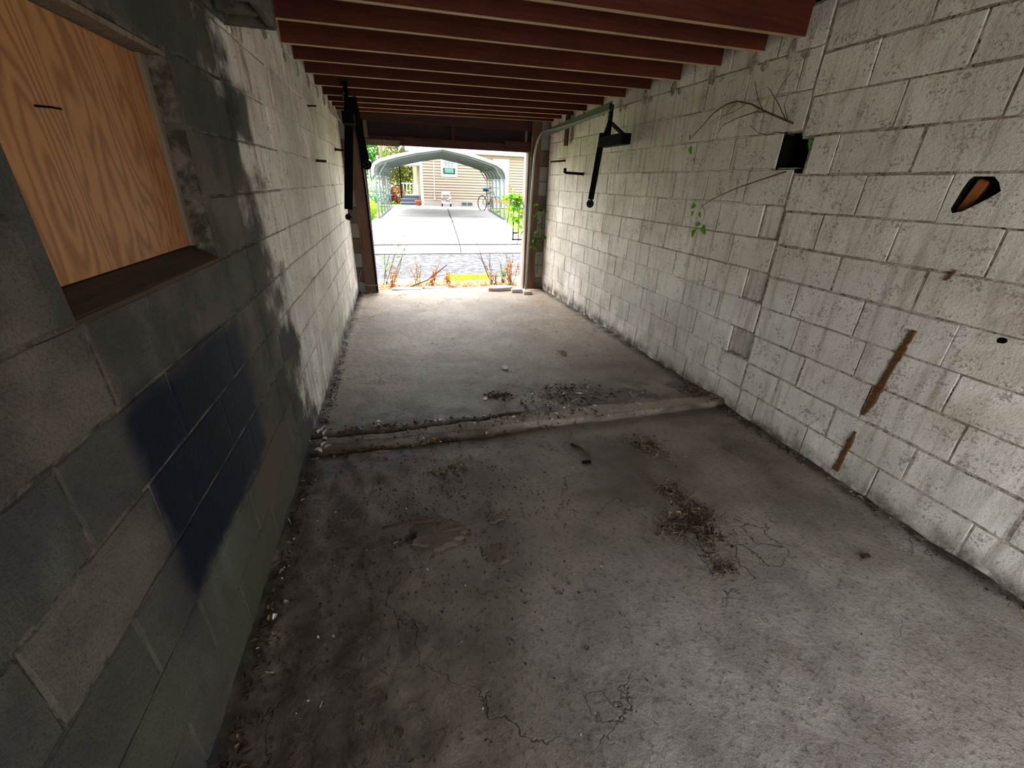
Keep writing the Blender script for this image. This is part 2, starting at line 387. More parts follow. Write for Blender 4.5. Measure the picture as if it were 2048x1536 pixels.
M['tyre'] = plain('bicycle_tyre', (30, 30, 32), .7)
M['bike'] = plain('bicycle_frame_paint', (70, 74, 84), .4, .5)
M['blue'] = plain('bright_blue_cover', (30, 96, 150), .6)
M['alu'] = plain('aluminium_tube', (170, 174, 178), .35, .8)
M['tree_g'] = plain('tree_leaves_green', (74, 128, 44), .6, 0, .2, .35, 1.2)
M['tree_y'] = plain('tree_leaves_olive', (112, 112, 52), .6, 0, .2, .35, 1.2)
M['pink'] = plain('pink_blossom', (214, 66, 110), .6, 0, .2, .3, 5)
M['whiteflower'] = plain('white_blossom', (180, 186, 196), .6, 0, .2, .1, 5)
M['bark'] = plain('bark', (96, 80, 66), .9)
M['pole'] = wood('pole_wood', (112, 96, 80), (140, 122, 104), .9, 2)
M['shingle'] = plain('roof_shingle', (120, 112, 108), .9)
M['garage_out'] = plain('garage_outside_block', (150, 146, 140), .9)
M['tarp'] = plain('grey_cloth', (124, 120, 126), .8)

def translucent(mat, f=.45):
    t = mat.node_tree; b = t.nodes['Principled BSDF']; o = t.nodes['Material Output']
    tr_ = t.nodes.new('ShaderNodeBsdfTranslucent'); mx = t.nodes.new('ShaderNodeMixShader'); mx.inputs[0].default_value = f
    t.links.new(b.inputs['Base Color'].links[0].from_socket, tr_.inputs[0]); t.links.new(b.outputs[0], mx.inputs[1]); t.links.new(tr_.outputs[0], mx.inputs[2]); t.links.new(mx.outputs[0], o.inputs[0])
for k in ('green', 'lime', 'dryleaf', 'tanleaf', 'tree_g', 'tree_y', 'pink'): translucent(M[k])

# ------------------------------------------------------------------ concrete blocks of the walls
BLK = {}
def block_mesh(L, H, var, mat, key):
    k = (round(L, 3), round(H, 3), var, key)
    if k in BLK: return BLK[k]
    r = random.Random(hash((round(L * 1000), round(H * 1000), var)) & 0xffff)
    # local: u = x (length), n = y (towards the room is -y), v = z
    def ring(inset, y, jit):
        pts = []
        nu = 4 if L > .15 else 2
        for i in range(nu): pts.append((inset + (L - 2 * inset) * i / nu, inset))
        for i in range(2): pts.append((L - inset, inset + (H - 2 * inset) * i / 2))
        for i in range(nu): pts.append((L - inset - (L - 2 * inset) * i / nu, H - inset))
        for i in range(2): pts.append((inset, H - inset - (H - 2 * inset) * i / 2))
        return [(p + r.uniform(-jit, jit), y + r.uniform(-jit, jit) * .5, q + r.uniform(-jit, jit)) for p, q in pts]
    a = ring(.005, 0, .0024); b = ring(.0, .005, .0020); c = ring(.0, .06, 0)
    n = len(a); mb = MB(); mb.v = a + b + c
    mb.f = [tuple(range(n))]
    for i in range(n):
        j = (i + 1) % n
        mb.f += [(i, n + i, n + j, j), (n + i, 2 * n + i, 2 * n + j, n + j)]
    mb.m = [0] * len(mb.f)
    me = mb.mesh('block', [mat]); BLK[k] = me
    return me
def block_hole(L, H, poly, mat, cav, depth=.12):
    """block face with an irregular broken hole (poly in u,v), walls of the hole run inward"""
    bm = bmesh.new(); r = random.Random(3)
    def loop(pts, y): return [bm.verts.new((p, y, q)) for p, q in pts]
    o = loop([(0, 0), (L / 2, 0), (L, 0), (L, H), (L / 2, H), (0, H)], 0); i = loop(poly, 0)
    es = [bm.edges.new((l[k], l[(k + 1) % len(l)])) for l in (o, i) for k in range(len(l))]
    bmesh.ops.triangle_fill(bm, use_beauty=True, edges=es)
    for f in list(bm.faces):
        c = f.calc_center_median()
        inside = False; n = len(poly)
        for k in range(n):
            (x1, y1), (x2, y2) = poly[k], poly[(k + 1) % n]
            if (y1 > c.z) != (y2 > c.z) and c.x < (x2 - x1) * (c.z - y1) / (y2 - y1 + 1e-12) + x1: inside = not inside
        if inside: bm.faces.remove(f)
    ib = loop([(p + r.uniform(-.006, .006), q + r.uniform(-.006, .006)) for p, q in poly], depth); ob = loop([(0, 0), (L / 2, 0), (L, 0), (L, H), (L / 2, H), (0, H)], .06)
    for k in range(len(i)):
        f = bm.faces.new((i[k], i[(k + 1) % len(i)], ib[(k + 1) % len(i)], ib[k])); f.material_index = 1
    f = bm.faces.new(ib); f.material_index = 1
    for k in range(6): bm.faces.new((o[k], o[(k + 1) % 6], ob[(k + 1) % 6], ob[k]))
    bmesh.ops.recalc_face_normals(bm, faces=bm.faces)
    me = bpy.data.meshes.new('block'); bm.to_mesh(me); bm.free(); me.materials.append(mat); me.materials.append(cav)
    return me

GAP = .006
def lay(parent, side, courses, mat, holes={}, skip=(), recess={}, GAP=.006):
    """courses: list of (z0, z1, [joint Ys ascending]); side 'R' or 'L'. Returns mortar strips as MB in parent space"""
    mo = MB(); n = 0
    for ci, (z0, z1, js) in enumerate(courses):
        for k in range(len(js) - 1):
            y0, y1 = js[k] + GAP / 2, js[k + 1] - GAP / 2; zz0, zz1 = z0 + GAP / 2, z1 - GAP / 2
            if (ci, k) in skip: continue
            L, H = y1 - y0, zz1 - zz0
            if L < .03 or H < .03: continue
            pr = R.uniform(-.0025, .0025) - recess.get((ci, k), 0)
            if (ci, k) in holes:
                poly, cav = holes[(ci, k)]
                if side == 'R': poly = [(y1 - a, b - zz0) for a, b in poly]
                else: poly = [(a - y0, b - zz0) for a, b in poly]
                me = block_hole(L, H, poly, mat, cav)
            else:
                me = block_mesh(L, H, R.randrange(5), mat, side)
            o = link('block', me, parent)
            if side == 'R':     # local +x runs towards -Y, room side (-y local) is -X
                o.matrix_local = Matrix(((0, 1, 0, -pr), (-1, 0, 0, y1), (0, 0, 1, zz0), (0, 0, 0, 1)))
            else:               # local +x runs towards +Y, room side is +X
                o.matrix_local = Matrix(((0, -1, 0, pr), (1, 0, 0, y0), (0, 0, 1, zz0), (0, 0, 0, 1)))
            n += 1
    return n
def mortar(courses, sgn, mb, skipj=(), dp=.003):
    """sgn=+1: depth runs to +x (right wall); strips recessed .008 behind the block faces"""
    hz = {}
    for z0, z1, js in courses:
        for zz in (z0, z1): hz.setdefault(round(zz, 3), []).append((js[0], js[-1]))
    for zz, spans in hz.items():        # one strip per bed joint, merged where courses share it
        spans.sort(); cur = list(spans[0]); out = []
        for a0, a1 in spans[1:]:
            if a0 <= cur[1] + .001: cur[1] = max(cur[1], a1)
            else: out.append(tuple(cur)); cur = [a0, a1]
        out.append(tuple(cur))
        a, b = (dp, .06) if sgn > 0 else (-.06, -dp)
        for y0, y1 in out: mb.box((a, y0, zz - .009), (b, y1, zz + .009))
    for z0, z1, js in courses:
        a, b = (dp + .0006, .059) if sgn > 0 else (-.059, -dp - .0006)
        for j in js: mb.box((a, j - .009, z0 + .0091), (b, j + .009, z1 - .0091))

# ---- right wall
XR = 2.419
def zf(k): return 2.262 - .2062 * k
def zn(k): return 2.215 - .2015 * k
JN = 2.30
near_j = {-1: [1.40, 1.82], 0: [1.18, 1.597, 2.022], 1: [.98, 1.4, 1.822], 2: [1.24, 1.666, 2.085], 3: [1.05, 1.475, 1.86], 4: [.80, 1.213, 1.614, 2.03],
          5: [.58, .99, 1.417, 1.842], 6: [.79, 1.21, 1.636, 2.044], 7: [.70, 1.126, 1.551, 1.96], 8: [.60, 1.017, 1.442, 1.85], 9: [.723, 1.14, 1.57, 1.975], 10: [.41, .829, 1.249, 1.681, 2.087]}
wall_right = empty('wall_right', (XR, 0, 0)); 
cn = []; cf = []
for k in range(-2, 11):
    s = 2.34 - .01 * max(k, 0)
    js = [.25] + near_j.get(k, [.6, 1.02, 1.44, 1.86])
    js = [j for j in js if j >= .25]
    z1, z0 = zn(k), (zn(k + 1) if k < 10 else -.02)
    cn.append((z0, z1, js + [s]))
    ph = 2.885 if k % 2 == 0 else 2.678
    jf = [s + .012] + [ph + .415 * i for i in range(-1, 11) if s + .06 < ph + .415 * i < 6.62] + [6.72]
    if k == 2: jf = [2.25, 2.47] + [j for j in jf if j > 2.5]
    if k >= -1:
        cf.append((zf(k + 1) if k < 10 else -.12, zf(k), jf))
cn[4] = (cn[4][0], cn[4][1], [j for j in cn[4][2] if j < 2.2] + [2.25])
# broken holes in blocks of the near right wall (Y, z) outlines
h2 = [(1.425, 1.452), (1.437, 1.47), (1.432, 1.5), (1.425, 1.55), (1.416, 1.585), (1.405, 1.60), (1.37, 1.602), (1.335, 1.598), (1.31, 1.575), (1.292, 1.545), (1.305, 1.53), (1.335, 1.505), (1.36, 1.485), (1.39, 1.462)]
def disc(y, z, r, n=9, seed=1):
    q = random.Random(seed); return [(y + r * q.uniform(.7, 1.2) * math.cos(2 * PI * i / n), z + r * q.uniform(.6, 1.1) * math.sin(2 * PI * i / n)) for i in range(n)]
holesR = {}
def find(cs, y, z):
    for ci, (z0, z1, js) in enumerate(cs):
        if z0 < z < z1:
            for k in range(len(js) - 1):
                if js[k] < y < js[k + 1]: return (ci, k)
h2 = [(y, min(max(z, zn(4) + .02), zn(3) - .012)) for y, z in h2]
holesR[find(cn, 1.36, 1.52)] = (h2, M['cavity'])
holesR[find(cn, 1.01, .824)] = (disc(1.03, .815, .028, 9, 2), M['cavity'])
holesR[find(cn, 1.03, .98)] = (disc(1.06, .985, .018, 8, 4), M['cavity'])
skipR = set(); f3 = find(cf, 2.36, 1.75); skipR.add(f3)
lay(wall_right, 'R', cn, M['wall_r'], holesR, recess={}, GAP=.004)
rec = {}
for (y, z, d) in ((2.42, .50, .035), (2.40, .97, .02), (2.45, 1.33, .012)):
    q = find(cf, y, z)
    if q: rec[q] = d
lay(wall_right, 'R', cf, M['wall_r'], {}, skipR, rec)
mb = MB()
mortar([c for c in cn], 1, mb, (), .0015)
mortar([c for c in cf if not abs(c[1] - zf(2)) < .01], 1, mb, (), .007)
c2 = [c for c in cf if abs(c[1] - zf(2)) < .01][0]; mortar([(c2[0] + .0092, c2[1] - .0092, c2[2][1:])], 1, mb, (), .0085)
# backing slab with an opening behind the missing block
for a, b in (((.20, -1.3, -.2), (.25, 2.25, 2.75)), ((.20, 2.47, -.2), (.25, 6.95, 2.75)), ((.20, 2.25, -.2), (.25, 2.47, 1.64)), ((.20, 2.25, 1.86), (.25, 2.47, 2.75)),
             ((0.0, -1.3, -.2), (.2, .245, 2.75)), ((0, .245, 2.62), (.2, 2.35, 2.75)), ((0.06, 2.2, 2.47), (.2, 6.9, 2.75))):
    mb.box(a, b)
bk = mb.build('mortar', M['mortar_r'], wall_right)
struct(wall_right, 'whitewashed concrete block wall on the right with vine and broken hole')
# near-black liners paint the shade inside the missing block
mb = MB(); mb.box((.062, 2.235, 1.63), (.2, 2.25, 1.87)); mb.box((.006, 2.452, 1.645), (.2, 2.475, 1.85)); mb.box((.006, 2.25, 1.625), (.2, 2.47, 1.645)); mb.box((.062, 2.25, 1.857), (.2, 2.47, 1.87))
mb.box((.185, 2.29, 1.64), (.2, 2.47, 1.857))  # added back panel; slit left open so sun reaches the leaf
mb.build('hole_shade_liner', M['cavity'], wall_right)
# raised beads of mortar along the far bed joints
def bead(y0, y1, z, sgn, parent, mat, seed):
    q = random.Random(seed); pts = []; rs = []; y = y0
    while y < y1:
        pts.append((sgn * q.uniform(-.002, .003), y, z + q.uniform(-.003, .003))); rs.append(q.uniform(.0035, .0075) if q.random() > .12 else .0015); y += q.uniform(.03, .07)
    if len(pts) > 2: MB().tube(pts, rs, 5).build('mortar_bead', mat, parent)
for k in range(1, 11):
    y = 2.5
    while y < 6.5:
        L = R.uniform(.7, 2.2)
        if R.random() < .8: bead(y, min(y + L, 6.68), zf(k), 1, wall_right, M['wall_r'], k * 100 + int(y * 10))
        y += L + R.uniform(.05, .3)

# ---- left wall (slightly turned)
AL = math.atan(.0233)
wall_left = empty('wall_left', (-.6241, 0, 0)); wall_left.rotation_euler = (0, 0, -AL)
def zl(k): return 2.0426 - .203 * k
cl = []
WY0, WY1, WZ0, WZ1 = 1.0, 1.79, 1.2306, 1.8396
for k in range(-3, 10):
    z1, z0 = zl(k), (zl(k + 1) if k < 9 else -.02)
    js = ([.05, .18, .6, 1.02, 1.5] if k % 2 == 0 else [.05, .40, .81, 1.24, 1.66]) + [2.1]
    ph = 2.29 if k % 2 == 0 else 2.5
    js += [2.25] if k % 2 else []
    js += [ph + .415 * i for i in range(0, 11) if ph + .415 * i < 6.6] + [6.69]
    js = sorted(set(js))
    if z0 > WZ0 - .02 and z1 < WZ1 + .02:     # window rows
        js1 = [j for j in js if j < WY0 - .12] + [WY0]; js2 = [WY1] + [j for j in js if j > WY1 + .12]
        cl.append((z0, z1, js1)); cl.append((z0, z1, js2))
    else: cl.append((z0, z1, js))
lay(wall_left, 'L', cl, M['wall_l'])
mb = MB(); mortar(cl, -1, mb, (), .005)
for a, b in (((-.25, -1.3, -.2), (-.2, WY0, 2.75)), ((-.25, WY1, -.2), (-.2, 6.9, 2.75)), ((-.25, WY0, -.2), (-.2, WY1, WZ0)), ((-.25, WY0, WZ1), (-.2, WY1, 2.75)), ((-.2, -1.3, -.2), (0, .05, 2.75)), ((-.2, 0, 2.66), (0, 6.9, 2.75))):
    mb.box(a, b)
mb.build('mortar', M['mortar_l'], wall_left)
struct(wall_left, 'concrete block wall on the left, bare grey near the window and whitewashed beyond')
for k in range(0, 9):
    y = 2.75 + R.uniform(0, .4)
    while y < 6.5:
        L = R.uniform(.6, 2.0)
        bead(y, min(y + L, 6.66), zl(k), -1, wall_left, M['wall_l'], 900 + k * 50 + int(y * 10)); y += L + R.uniform(.05, .25)

# window opening with frame, in wall_left space
win = empty('window_1'); win.parent = None; win.matrix_world = Matrix.Translation((-.6241, 0, 0)) @ Matrix.Rotation(-AL, 4, 'Z'); struct(win, 'boarded window recess with dark wooden frame in left wall')
mb = MB(); mb.prism([(0, WZ0 - .004), (0, WZ0 + .006), (-.07, WZ0 + .046), (-.2, WZ0 + .06), (-.2, WZ0 - .004)], 1, WY0, WY1)   # sloping sill; prism axis y: (x,z)
mb.build('window_sill', M['sill'], win)
MB().box((-.2, WY1 - .001, WZ0), (-.0, WY1 + .04, WZ1)).build('window_frame', M['wall_l'], win)
MB().box((-.2, WY0 - .04, WZ0), (-.0, WY0, WZ1)).build('window_frame', M['wall_l'], win)
MB().box((-.2, WY0, WZ1 - .022), (-.012, WY1, WZ1 + .02)).build('window_frame', M['grey_wood'], win)
MB().box((-.105, WY1 - .035, WZ0 + .05), (-.06, WY1, WZ1 - .02)).build('window_stop', M['grey_wood'], win)
MB().box((-.198, WY0 - .03, WZ0 - .01), (-.18, WY1 + .03, WZ1 + .02)).build('window_light_block', M['cavity'], win)  # unseen dark board added to stop skylight leaking round the plywood
mb = MB(); mb.box((-.086, WY0 + .002, WZ0 + .05), (-.072, WY1 - .036, WZ1 - .025))
ply = mb.build('plywood_board', M['ply']); ply.matrix_world = win.matrix_world.copy()
tag(ply, 'orange-brown plywood sheet boarding up the window recess in left wall', 'board')
nail = MB(); nail.tube([(0, 0, 0), (.045, .012, .0), (.062, .016, -.002)], [.0025, .0025, .002], 6).lathe([(.005, 0), (.005, .002)], 8, (.0, 0, 0))
nl = nail.build('nail', M['black']); nl.location = (-.69, 1.24, 1.62)
tag(nl, 'long dark nail sticking out of the plywood board', 'nail')

# hollow block projecting at the top of the left seam
hb = MB(); X0, X1, Y0, Y1, Z0, Z1 = -.585, -.37, 2.10, 2.46, 2.06, 2.26; t = .035
hb.box((X0, Y0, Z0), (X1, Y0 + t, Z1)); hb.box((X0, Y1 - t, Z0), (X1, Y1, Z1)); hb.box((X0, Y0 + t, Z0), (X0 + t, Y1 - t, Z1)); hb.box((X1 - t, Y0 + t, Z0), (X1, Y1 - t, Z1))
hb.box((X0 + t, (Y0 + Y1) / 2 - t / 2, Z0), (X1 - t, (Y0 + Y1) / 2 + t / 2, Z1)); hb.box((X0 + t, Y0 + t, Z1 - .02), (X1 - t, Y1 - t, Z1))
M['rawblock'] = ground_mat('raw_block', (66, 62, 56), (92, 86, 78), 9, 60)
hbo = hb.build('hollow_block', M['rawblock']); tag(hbo, 'hollow concrete block jutting out at the top of left wall under the joists', 'block')
bv = hbo.modifiers.new('bevel', 'BEVEL'); bv.width = .012; bv.segments = 2
hb2 = MB().box((-.60, 2.10, 2.265), (-.36, 2.5, 2.46)); o = hb2.build('block', M['rawblock']); tag(o, 'solid block stacked on the jutting hollow block at ceiling height', 'block')
# ------------------------------------------------------------------ floor
def gnoise(x, y, s): return noise.noise(Vector((x * s, y * s, 3.7)))
def fl(x, y):
    z = -.0167 * max(y - 2.5, 0)
    z += .006 * gnoise(x, y, 1.3) + .0035 * gnoise(x, y, 5) + .0018 * gnoise(x, y, 17)
    yl = 2.36 + .035 * gnoise(x, 0, 1.7) + .015 * gnoise(x, 1, 7); yh = yl + .13 + .05 * gnoise(x, 9, 1.2) + .02 * gnoise(x, 4, 8)
    if y > yl: z += .034 * min(1, (y - yl) / .012) * (1 if y < yh else max(.25, 1 - (y - yh) / .5))
    gd = .05 * max(0, min(1, (1.0 - x) / .9)) * (.5 + .8 * abs(gnoise(x, 2, 6)))
    if abs(y - yh) < .022: z -= gd * (1 - abs(y - yh) / .022) * 1.6
    if abs(y - yl + .03) < .02: z -= gd * .6 * (1 - abs(y - yl + .03) / .02)
    if x < .35 and y < 2.3: z += .016 * max(0, min(1, (.35 - x) / .5)) * (gnoise(x, y, 7) + .8 * gnoise(x, y, 15) + .5)
    e = min(x + .6241 - .0233 * y, XR - x)
    z += .014 * max(0, 1 - e / .1) * (.6 + gnoise(x, y, 9))
    return z
ys = []; y = -1.35
while y < 6.98:
    ys.append(y); y += .011 if 2.2 < y < 2.75 else (.022 if .5 < y < 3.6 else .045)
xs = [-.66 + i * (XR + .04 + .66) / 130 for i in range(131)]
mb = MB(); mb.v = [(x, y, fl(x, y)) for y in ys for x in xs]; nx = len(xs)
mb.f = [(j * nx + i, j * nx + i + 1, (j + 1) * nx + i + 1, (j + 1) * nx + i) for j in range(len(ys) - 1) for i in range(nx - 1)]; mb.m = [0] * len(mb.f)
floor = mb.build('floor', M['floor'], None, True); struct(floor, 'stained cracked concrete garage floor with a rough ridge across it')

# ------------------------------------------------------------------ ceiling with joists
deck = MB().box((-.7, 2.25, 2.50), (2.62, 6.95, 2.54)).box((-.9, -1.35, 2.76), (2.7, 2.4, 2.80)).box((-.7, 2.25, 2.5), (2.7, 2.29, 2.8))
ceiling = deck.build('ceiling', M['deck']); struct(ceiling, 'dark wooden roof deck carried on reddish joists')
for yr in (2.50, 2.80, 3.2, 3.68, 4.127, 4.58, 5.06, 5.5, 5.92, 6.30, 6.60):
    sk_ = -.10 if yr < 5.2 else -.06
    zL, zR = 2.265, 2.322
    if yr < 2.3: zL += .02; zR += .02
    w = .04; xl, xr = (-.53 if yr > 2.3 else -.34), 2.425; hh = .185
    dz = R.uniform(-.004, .004)
    mb = MB(); vs = []
    for x, yy, z in ((xl, yr + sk_, zL + dz), (xr, yr, zR + dz)):
        vs += [(x, yy, z), (x, yy + w, z), (x, yy + w, 2.5), (x, yy, 2.5)]
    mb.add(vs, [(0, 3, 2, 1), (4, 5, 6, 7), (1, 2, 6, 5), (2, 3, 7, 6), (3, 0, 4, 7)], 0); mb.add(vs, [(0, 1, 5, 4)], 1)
    mb.build('joist', [M['joist'], M['joist_bounce']], ceiling)

def lump(p, s_, parent, mat, seed):
    bm = bmesh.new(); bmesh.ops.create_icosphere(bm, subdivisions=2, radius=1); qv = Vector((seed * 2.3, seed * .7, seed))
    for v in bm.verts: v.co = v.co * (1 + .6 * noise.noise(v.co * 1.6 + qv)); v.co = Vector((v.co.x * s_[0], v.co.y * s_[1], v.co.z * s_[2]))
    me = bpy.data.meshes.new('mortar_lump'); bm.to_mesh(me); bm.free(); me.materials.append(mat); return link('mortar_lump', me, parent, p)
for i, yr in enumerate((2.50, 2.80, 3.2, 3.68, 4.127, 4.58, 5.06, 5.5, 5.92, 6.30)):
    lump((.004, yr + .07, 2.27), (.018, .035, .06), wall_right, M['mortar_r'], i + 1); lump((.006, yr - .03, 2.24), (.014, .04, .03), wall_right, M['mortar_r'], i + 21)
    if yr > 3: lump((-.002, yr - .03, 2.22), (.014, .04, .05), wall_left, M['mortar_l'], i + 41)

# ------------------------------------------------------------------ front wall with the door opening
DY = 6.72
front = empty('wall_front', (0, DY, 0)); struct(front, 'front wall of the garage around the open doorway')
# block returns either side
for k in range(11):
    z0, z1 = -.1 + .207 * k, -.1 + .207 * (k + 1)
    me = block_mesh(.27, z1 - z0 - GAP, k % 5, M['wall_l'], 'F')
    o = link('block', block_mesh(.26, z1 - z0 - GAP, k % 5, M['garage_out'] if k % 2 == 0 else M['grey_wood'], 'F%d' % (k % 2)), front); o.location = (-.56, .06, z0)
    o = link('block', block_mesh(.26, z1 - z0 - GAP, (k + 2) % 5, M['garage_out'] if k % 3 else M['grey_wood'], 'F%d' % (1 if k % 3 == 0 else 0)), front); o.location = (2.22, .06, z0)
MB().box((-.9, .12, -.2), (-.22, .3, 2.9)).box((2.14, .12, -.2), (2.9, .3, 2.9)).box((-.3, .12, 2.1), (2.3, .3, 2.9)).build('outer_wall', M['garage_out'], front)
frame = empty('door_1', (0, DY, 0)); struct(frame, 'open garage doorway with dark timber posts and boarded header')
MB().prism([(-.375, 0), (-.205, 0), (-.205, .11), (-.375, .11)], 2, -.08, 2.30).build('door_post', M['post'], frame)
MB().box((-.204, .02, -.08), (-.19, .13, 1.95)).build('door_stop', M['grey_wood'], frame)
MB().prism([(2.145, 0), (2.29, 0), (2.29, .11), (2.145, .11)], 2, -.12, 2.33).build('door_post', M['post'], frame)
MB().box((2.11, .03, -.12), (2.144, .13, 1.97)).build('door_stop', M['grey_wood'], frame)
MB().box((-.2, .05, 1.93), (2.12, .10, 2.03)).build('header_board', M['header'], frame)
MB().box((-.16, .02, 1.915), (.28, .05, 1.985)).build('header_board', M['grey_wood'], frame)
MB().box((1.75, .02, 1.94), (2.14, .05, 2.06)).build('header_board', M['header'], frame)
MB().box((-.2, .10, 2.02), (2.14, .12, 2.30)).build('header_panel', M['panel'], frame)
MB().box((-.2, .03, 2.20), (2.14, .09, 2.34)).build('header_board', M['header'], frame)
MB().box((.985, .05, 2.03), (1.03, .10, 2.2)).build('header_stud', M['header'], frame)
MB().box((-.17, .03, 2.0), (-.125, .10, 2.2)).build('header_stud', M['grey_wood'], frame)
MB().box((2.05, .04, 2.05), (2.085, .10, 2.22)).build('header_stud', M['grey_wood'], frame)

# ------------------------------------------------------------------ door hardware
def channel(pts, w, d, mb, up=(1, 0, 0)):
    for a, b in zip(pts[:-1], pts[1:]): mb.bar(a, b, w, d, up)
# right track: vertical rail, curve, horizontal rail
tr = empty('door_track', (2.2, 6.66, -.1)); tag(tr, 'grey steel door track bending from the right post along the right wall', 'track')
def arc(x, yc, zc, r, n=7): return [(x, yc + r * math.cos(PI / 2 * i / n), zc + r * math.sin(PI / 2 * i / n)) for i in range(n + 1)]
L0 = Vector((2.2, 6.66, -.1))
def rel(pts): return [Vector(p) - L0 for p in pts]
mb = MB(); xt = 2.17
pts = [(xt - .04, 6.66, -.08), (xt - .02, 6.66, 1.2)] + arc(xt, 6.30, 1.80, .36) + [(2.205, 5.4, 2.165), (2.215, 4.46, 2.19)]
channel(rel(pts), .012, .028, mb); mb.build('track_rail', M['steel'], tr)
mb = MB(); mb.bar(Vector((xt + .03, 6.5, 2.13)) - L0, Vector((2.225, 4.46, 2.225)) - L0, .006, .085, (0, 0, 1)); mb.build('track_angle', M['steel_dark'], tr)
mb = MB(); mb.tube(rel([(2.125, 6.66, 2.12), (2.12, 6.655, 1.6), (2.11, 6.65, .9)]), .004, 5); mb.build('cable', M['steel'], tr)
def bracket(x, y, zt, label, side):
    b = empty('hanger_bracket', (x, y, zt)); tag(b, label, 'bracket')
    def punched(p, q, w, name):
        p = Vector(p); q = Vector(q); d = (q - p); n = max(3, int(d.length / .033)); mbb = MB(); dn = d.normalized()
        s = dn.cross(Vector((1, 0, 0))).normalized()
        # two rails and rungs: a strip with a row of holes
        for sg in (-1, 1): mbb.bar(p + s * sg * w * .36, q + s * sg * w * .36, .004, w * .28, (s.x, s.y, s.z))
        for i in range(n + 1):
            c = p + d * (i / n); mbb.bar(c - dn * .008, c + dn * .008, .004, w, (s.x, s.y, s.z))
        mbb.bar(p + Vector((side * .018, 0, 0)), q + Vector((side * .018, 0, 0)), .036, .004, (s.x, s.y, s.z))
        mbb.build(name, M['black'], b)
    punched((0, 0, .02), (0, 0, -.30), .045, 'vertical_angle')
    punched((0, -.02, -.13), (0, -.34, -.27), .035, 'brace_angle')
    punched((0, .0, -.12), (0, .11, -.28), .035, 'brace_angle')
    MB().box((-.05, -.40, -.345), (.045, .09, -.255)).build('wood_block', [M['black']], b)
    MB().box((-.048, .0905, -.34), (.042, .096, -.26)).build('block_end', M['brick'], b)
    return b
bracket(2.215, 4.47, 2.22, 'black punched-steel hanger bracket with timber block holding the right track', 1)
def strap(name, top, bot, label, w=.035, wide=(0, 1, 0), ang=0.0, disc_r=.042):
    s = empty(name, top); tag(s, label, 'arm'); top = Vector(top); bot = Vector(bot); d = bot - top
    MB().bar((0, 0, 0), d * .93, .018, w, wide).build('bar', M['black'], s)
    MB().tube([d * .93, d * .96], .007, 6).build('pin', M['white_scrap'], s)
    c = d; mb = MB(); n = 18; cs, sn = math.cos(ang), math.sin(ang)
    def dp_(rr, a, o): return (c.x - sn * rr * math.cos(a) + cs * o, c.y + cs * rr * math.cos(a) + sn * o, c.z + rr * math.sin(a))
    mb.add([dp_(disc_r, 2 * PI * i / n, -.008) for i in range(n)] + [dp_(disc_r, 2 * PI * i / n, .008) for i in range(n)], [tuple(range(n)), tuple(range(n, 2 * n))[::-1]] + [(i, (i + 1) % n, n + (i + 1) % n, n + i) for i in range(n)])
    mb.bar(d * .93, d, .01, .02, (0, 1, 0)); wh = mb.build('pulley_disc', M['black'], s)
    for i in range(5):
        a = 2 * PI * i / 5
        MB().tube([dp_(.024, a, -.0095), dp_(.024, a, .0095)], .003, 6).build('rivet', M['white_scrap'], wh)
    return s
strap('lift_arm', (2.20, 4.55, 2.0), (2.22, 4.72, 1.335), 'black flat lift arm with round pulley hanging below the right bracket', .06, (.8, -.6, 0), math.radians(35))
mb = MB().box((-.012, -.05, -.36), (.012, .05, .02)); o = mb.build('hanging_board', M['header'], None, False, (2.36, 5.93, 2.34)); tag(o, 'short dark plank hanging from a joist above the right track', 'plank')
# left track and arms, seen almost edge-on
tl = empty('door_track', (-.24, 6.66, -.05)); tag(tl, 'dark steel door track on the left post with pale steel edge', 'track')
L0 = Vector((-.24, 6.66, -.05)); xt = -.235
pts = [(xt + .035, 6.66, -.02), (xt + .02, 6.66, 1.2)] + arc(xt, 6.30, 1.80, .36) + [(-.255, 5.4, 2.17), (-.27, 4.75, 2.19)]
mb = MB(); channel(rel(pts), .014, .034, mb); mb.build('track_rail', M['black'], tl)
mb = MB(); channel(rel([(p[0] + .012, p[1] - .012, p[2]) for p in pts]), .005, .006, mb); mb.build('pale_edge', M['steel'], tl)  # thin strip of paler steel along the rail
bracket(-.225, 4.80, 2.27, 'black hanger bracket with timber block holding the left track', -1)
strap('lift_arm', (-.215, 4.66, 2.12), (-.335, 4.62, 1.17), 'long black lift arm hanging from the left bracket against left wall', .075, (1, 0, 0), math.radians(80), .03)
strap('lift_arm', (-.19, 4.70, 2.16), (-.125, 4.74, 1.63), 'short black lift arm with round pulley in front of the left door post', .07, (1, 0, 0), math.radians(80), .046)
o = MB().add([(0, 0, 0), (0, .0, -.12), (.1, .02, -.2), (.004, 0, 0), (.004, 0, -.12), (.104, .02, -.2)], [(0, 1, 2), (3, 5, 4), (0, 2, 5, 3), (1, 4, 5, 2), (0, 3, 4, 1)]).build('bracket_plate', M['white_scrap'], None, False, (-.46, 5.6, 2.24)); tag(o, 'pale triangular metal plate beside the top of the left track', 'plate')

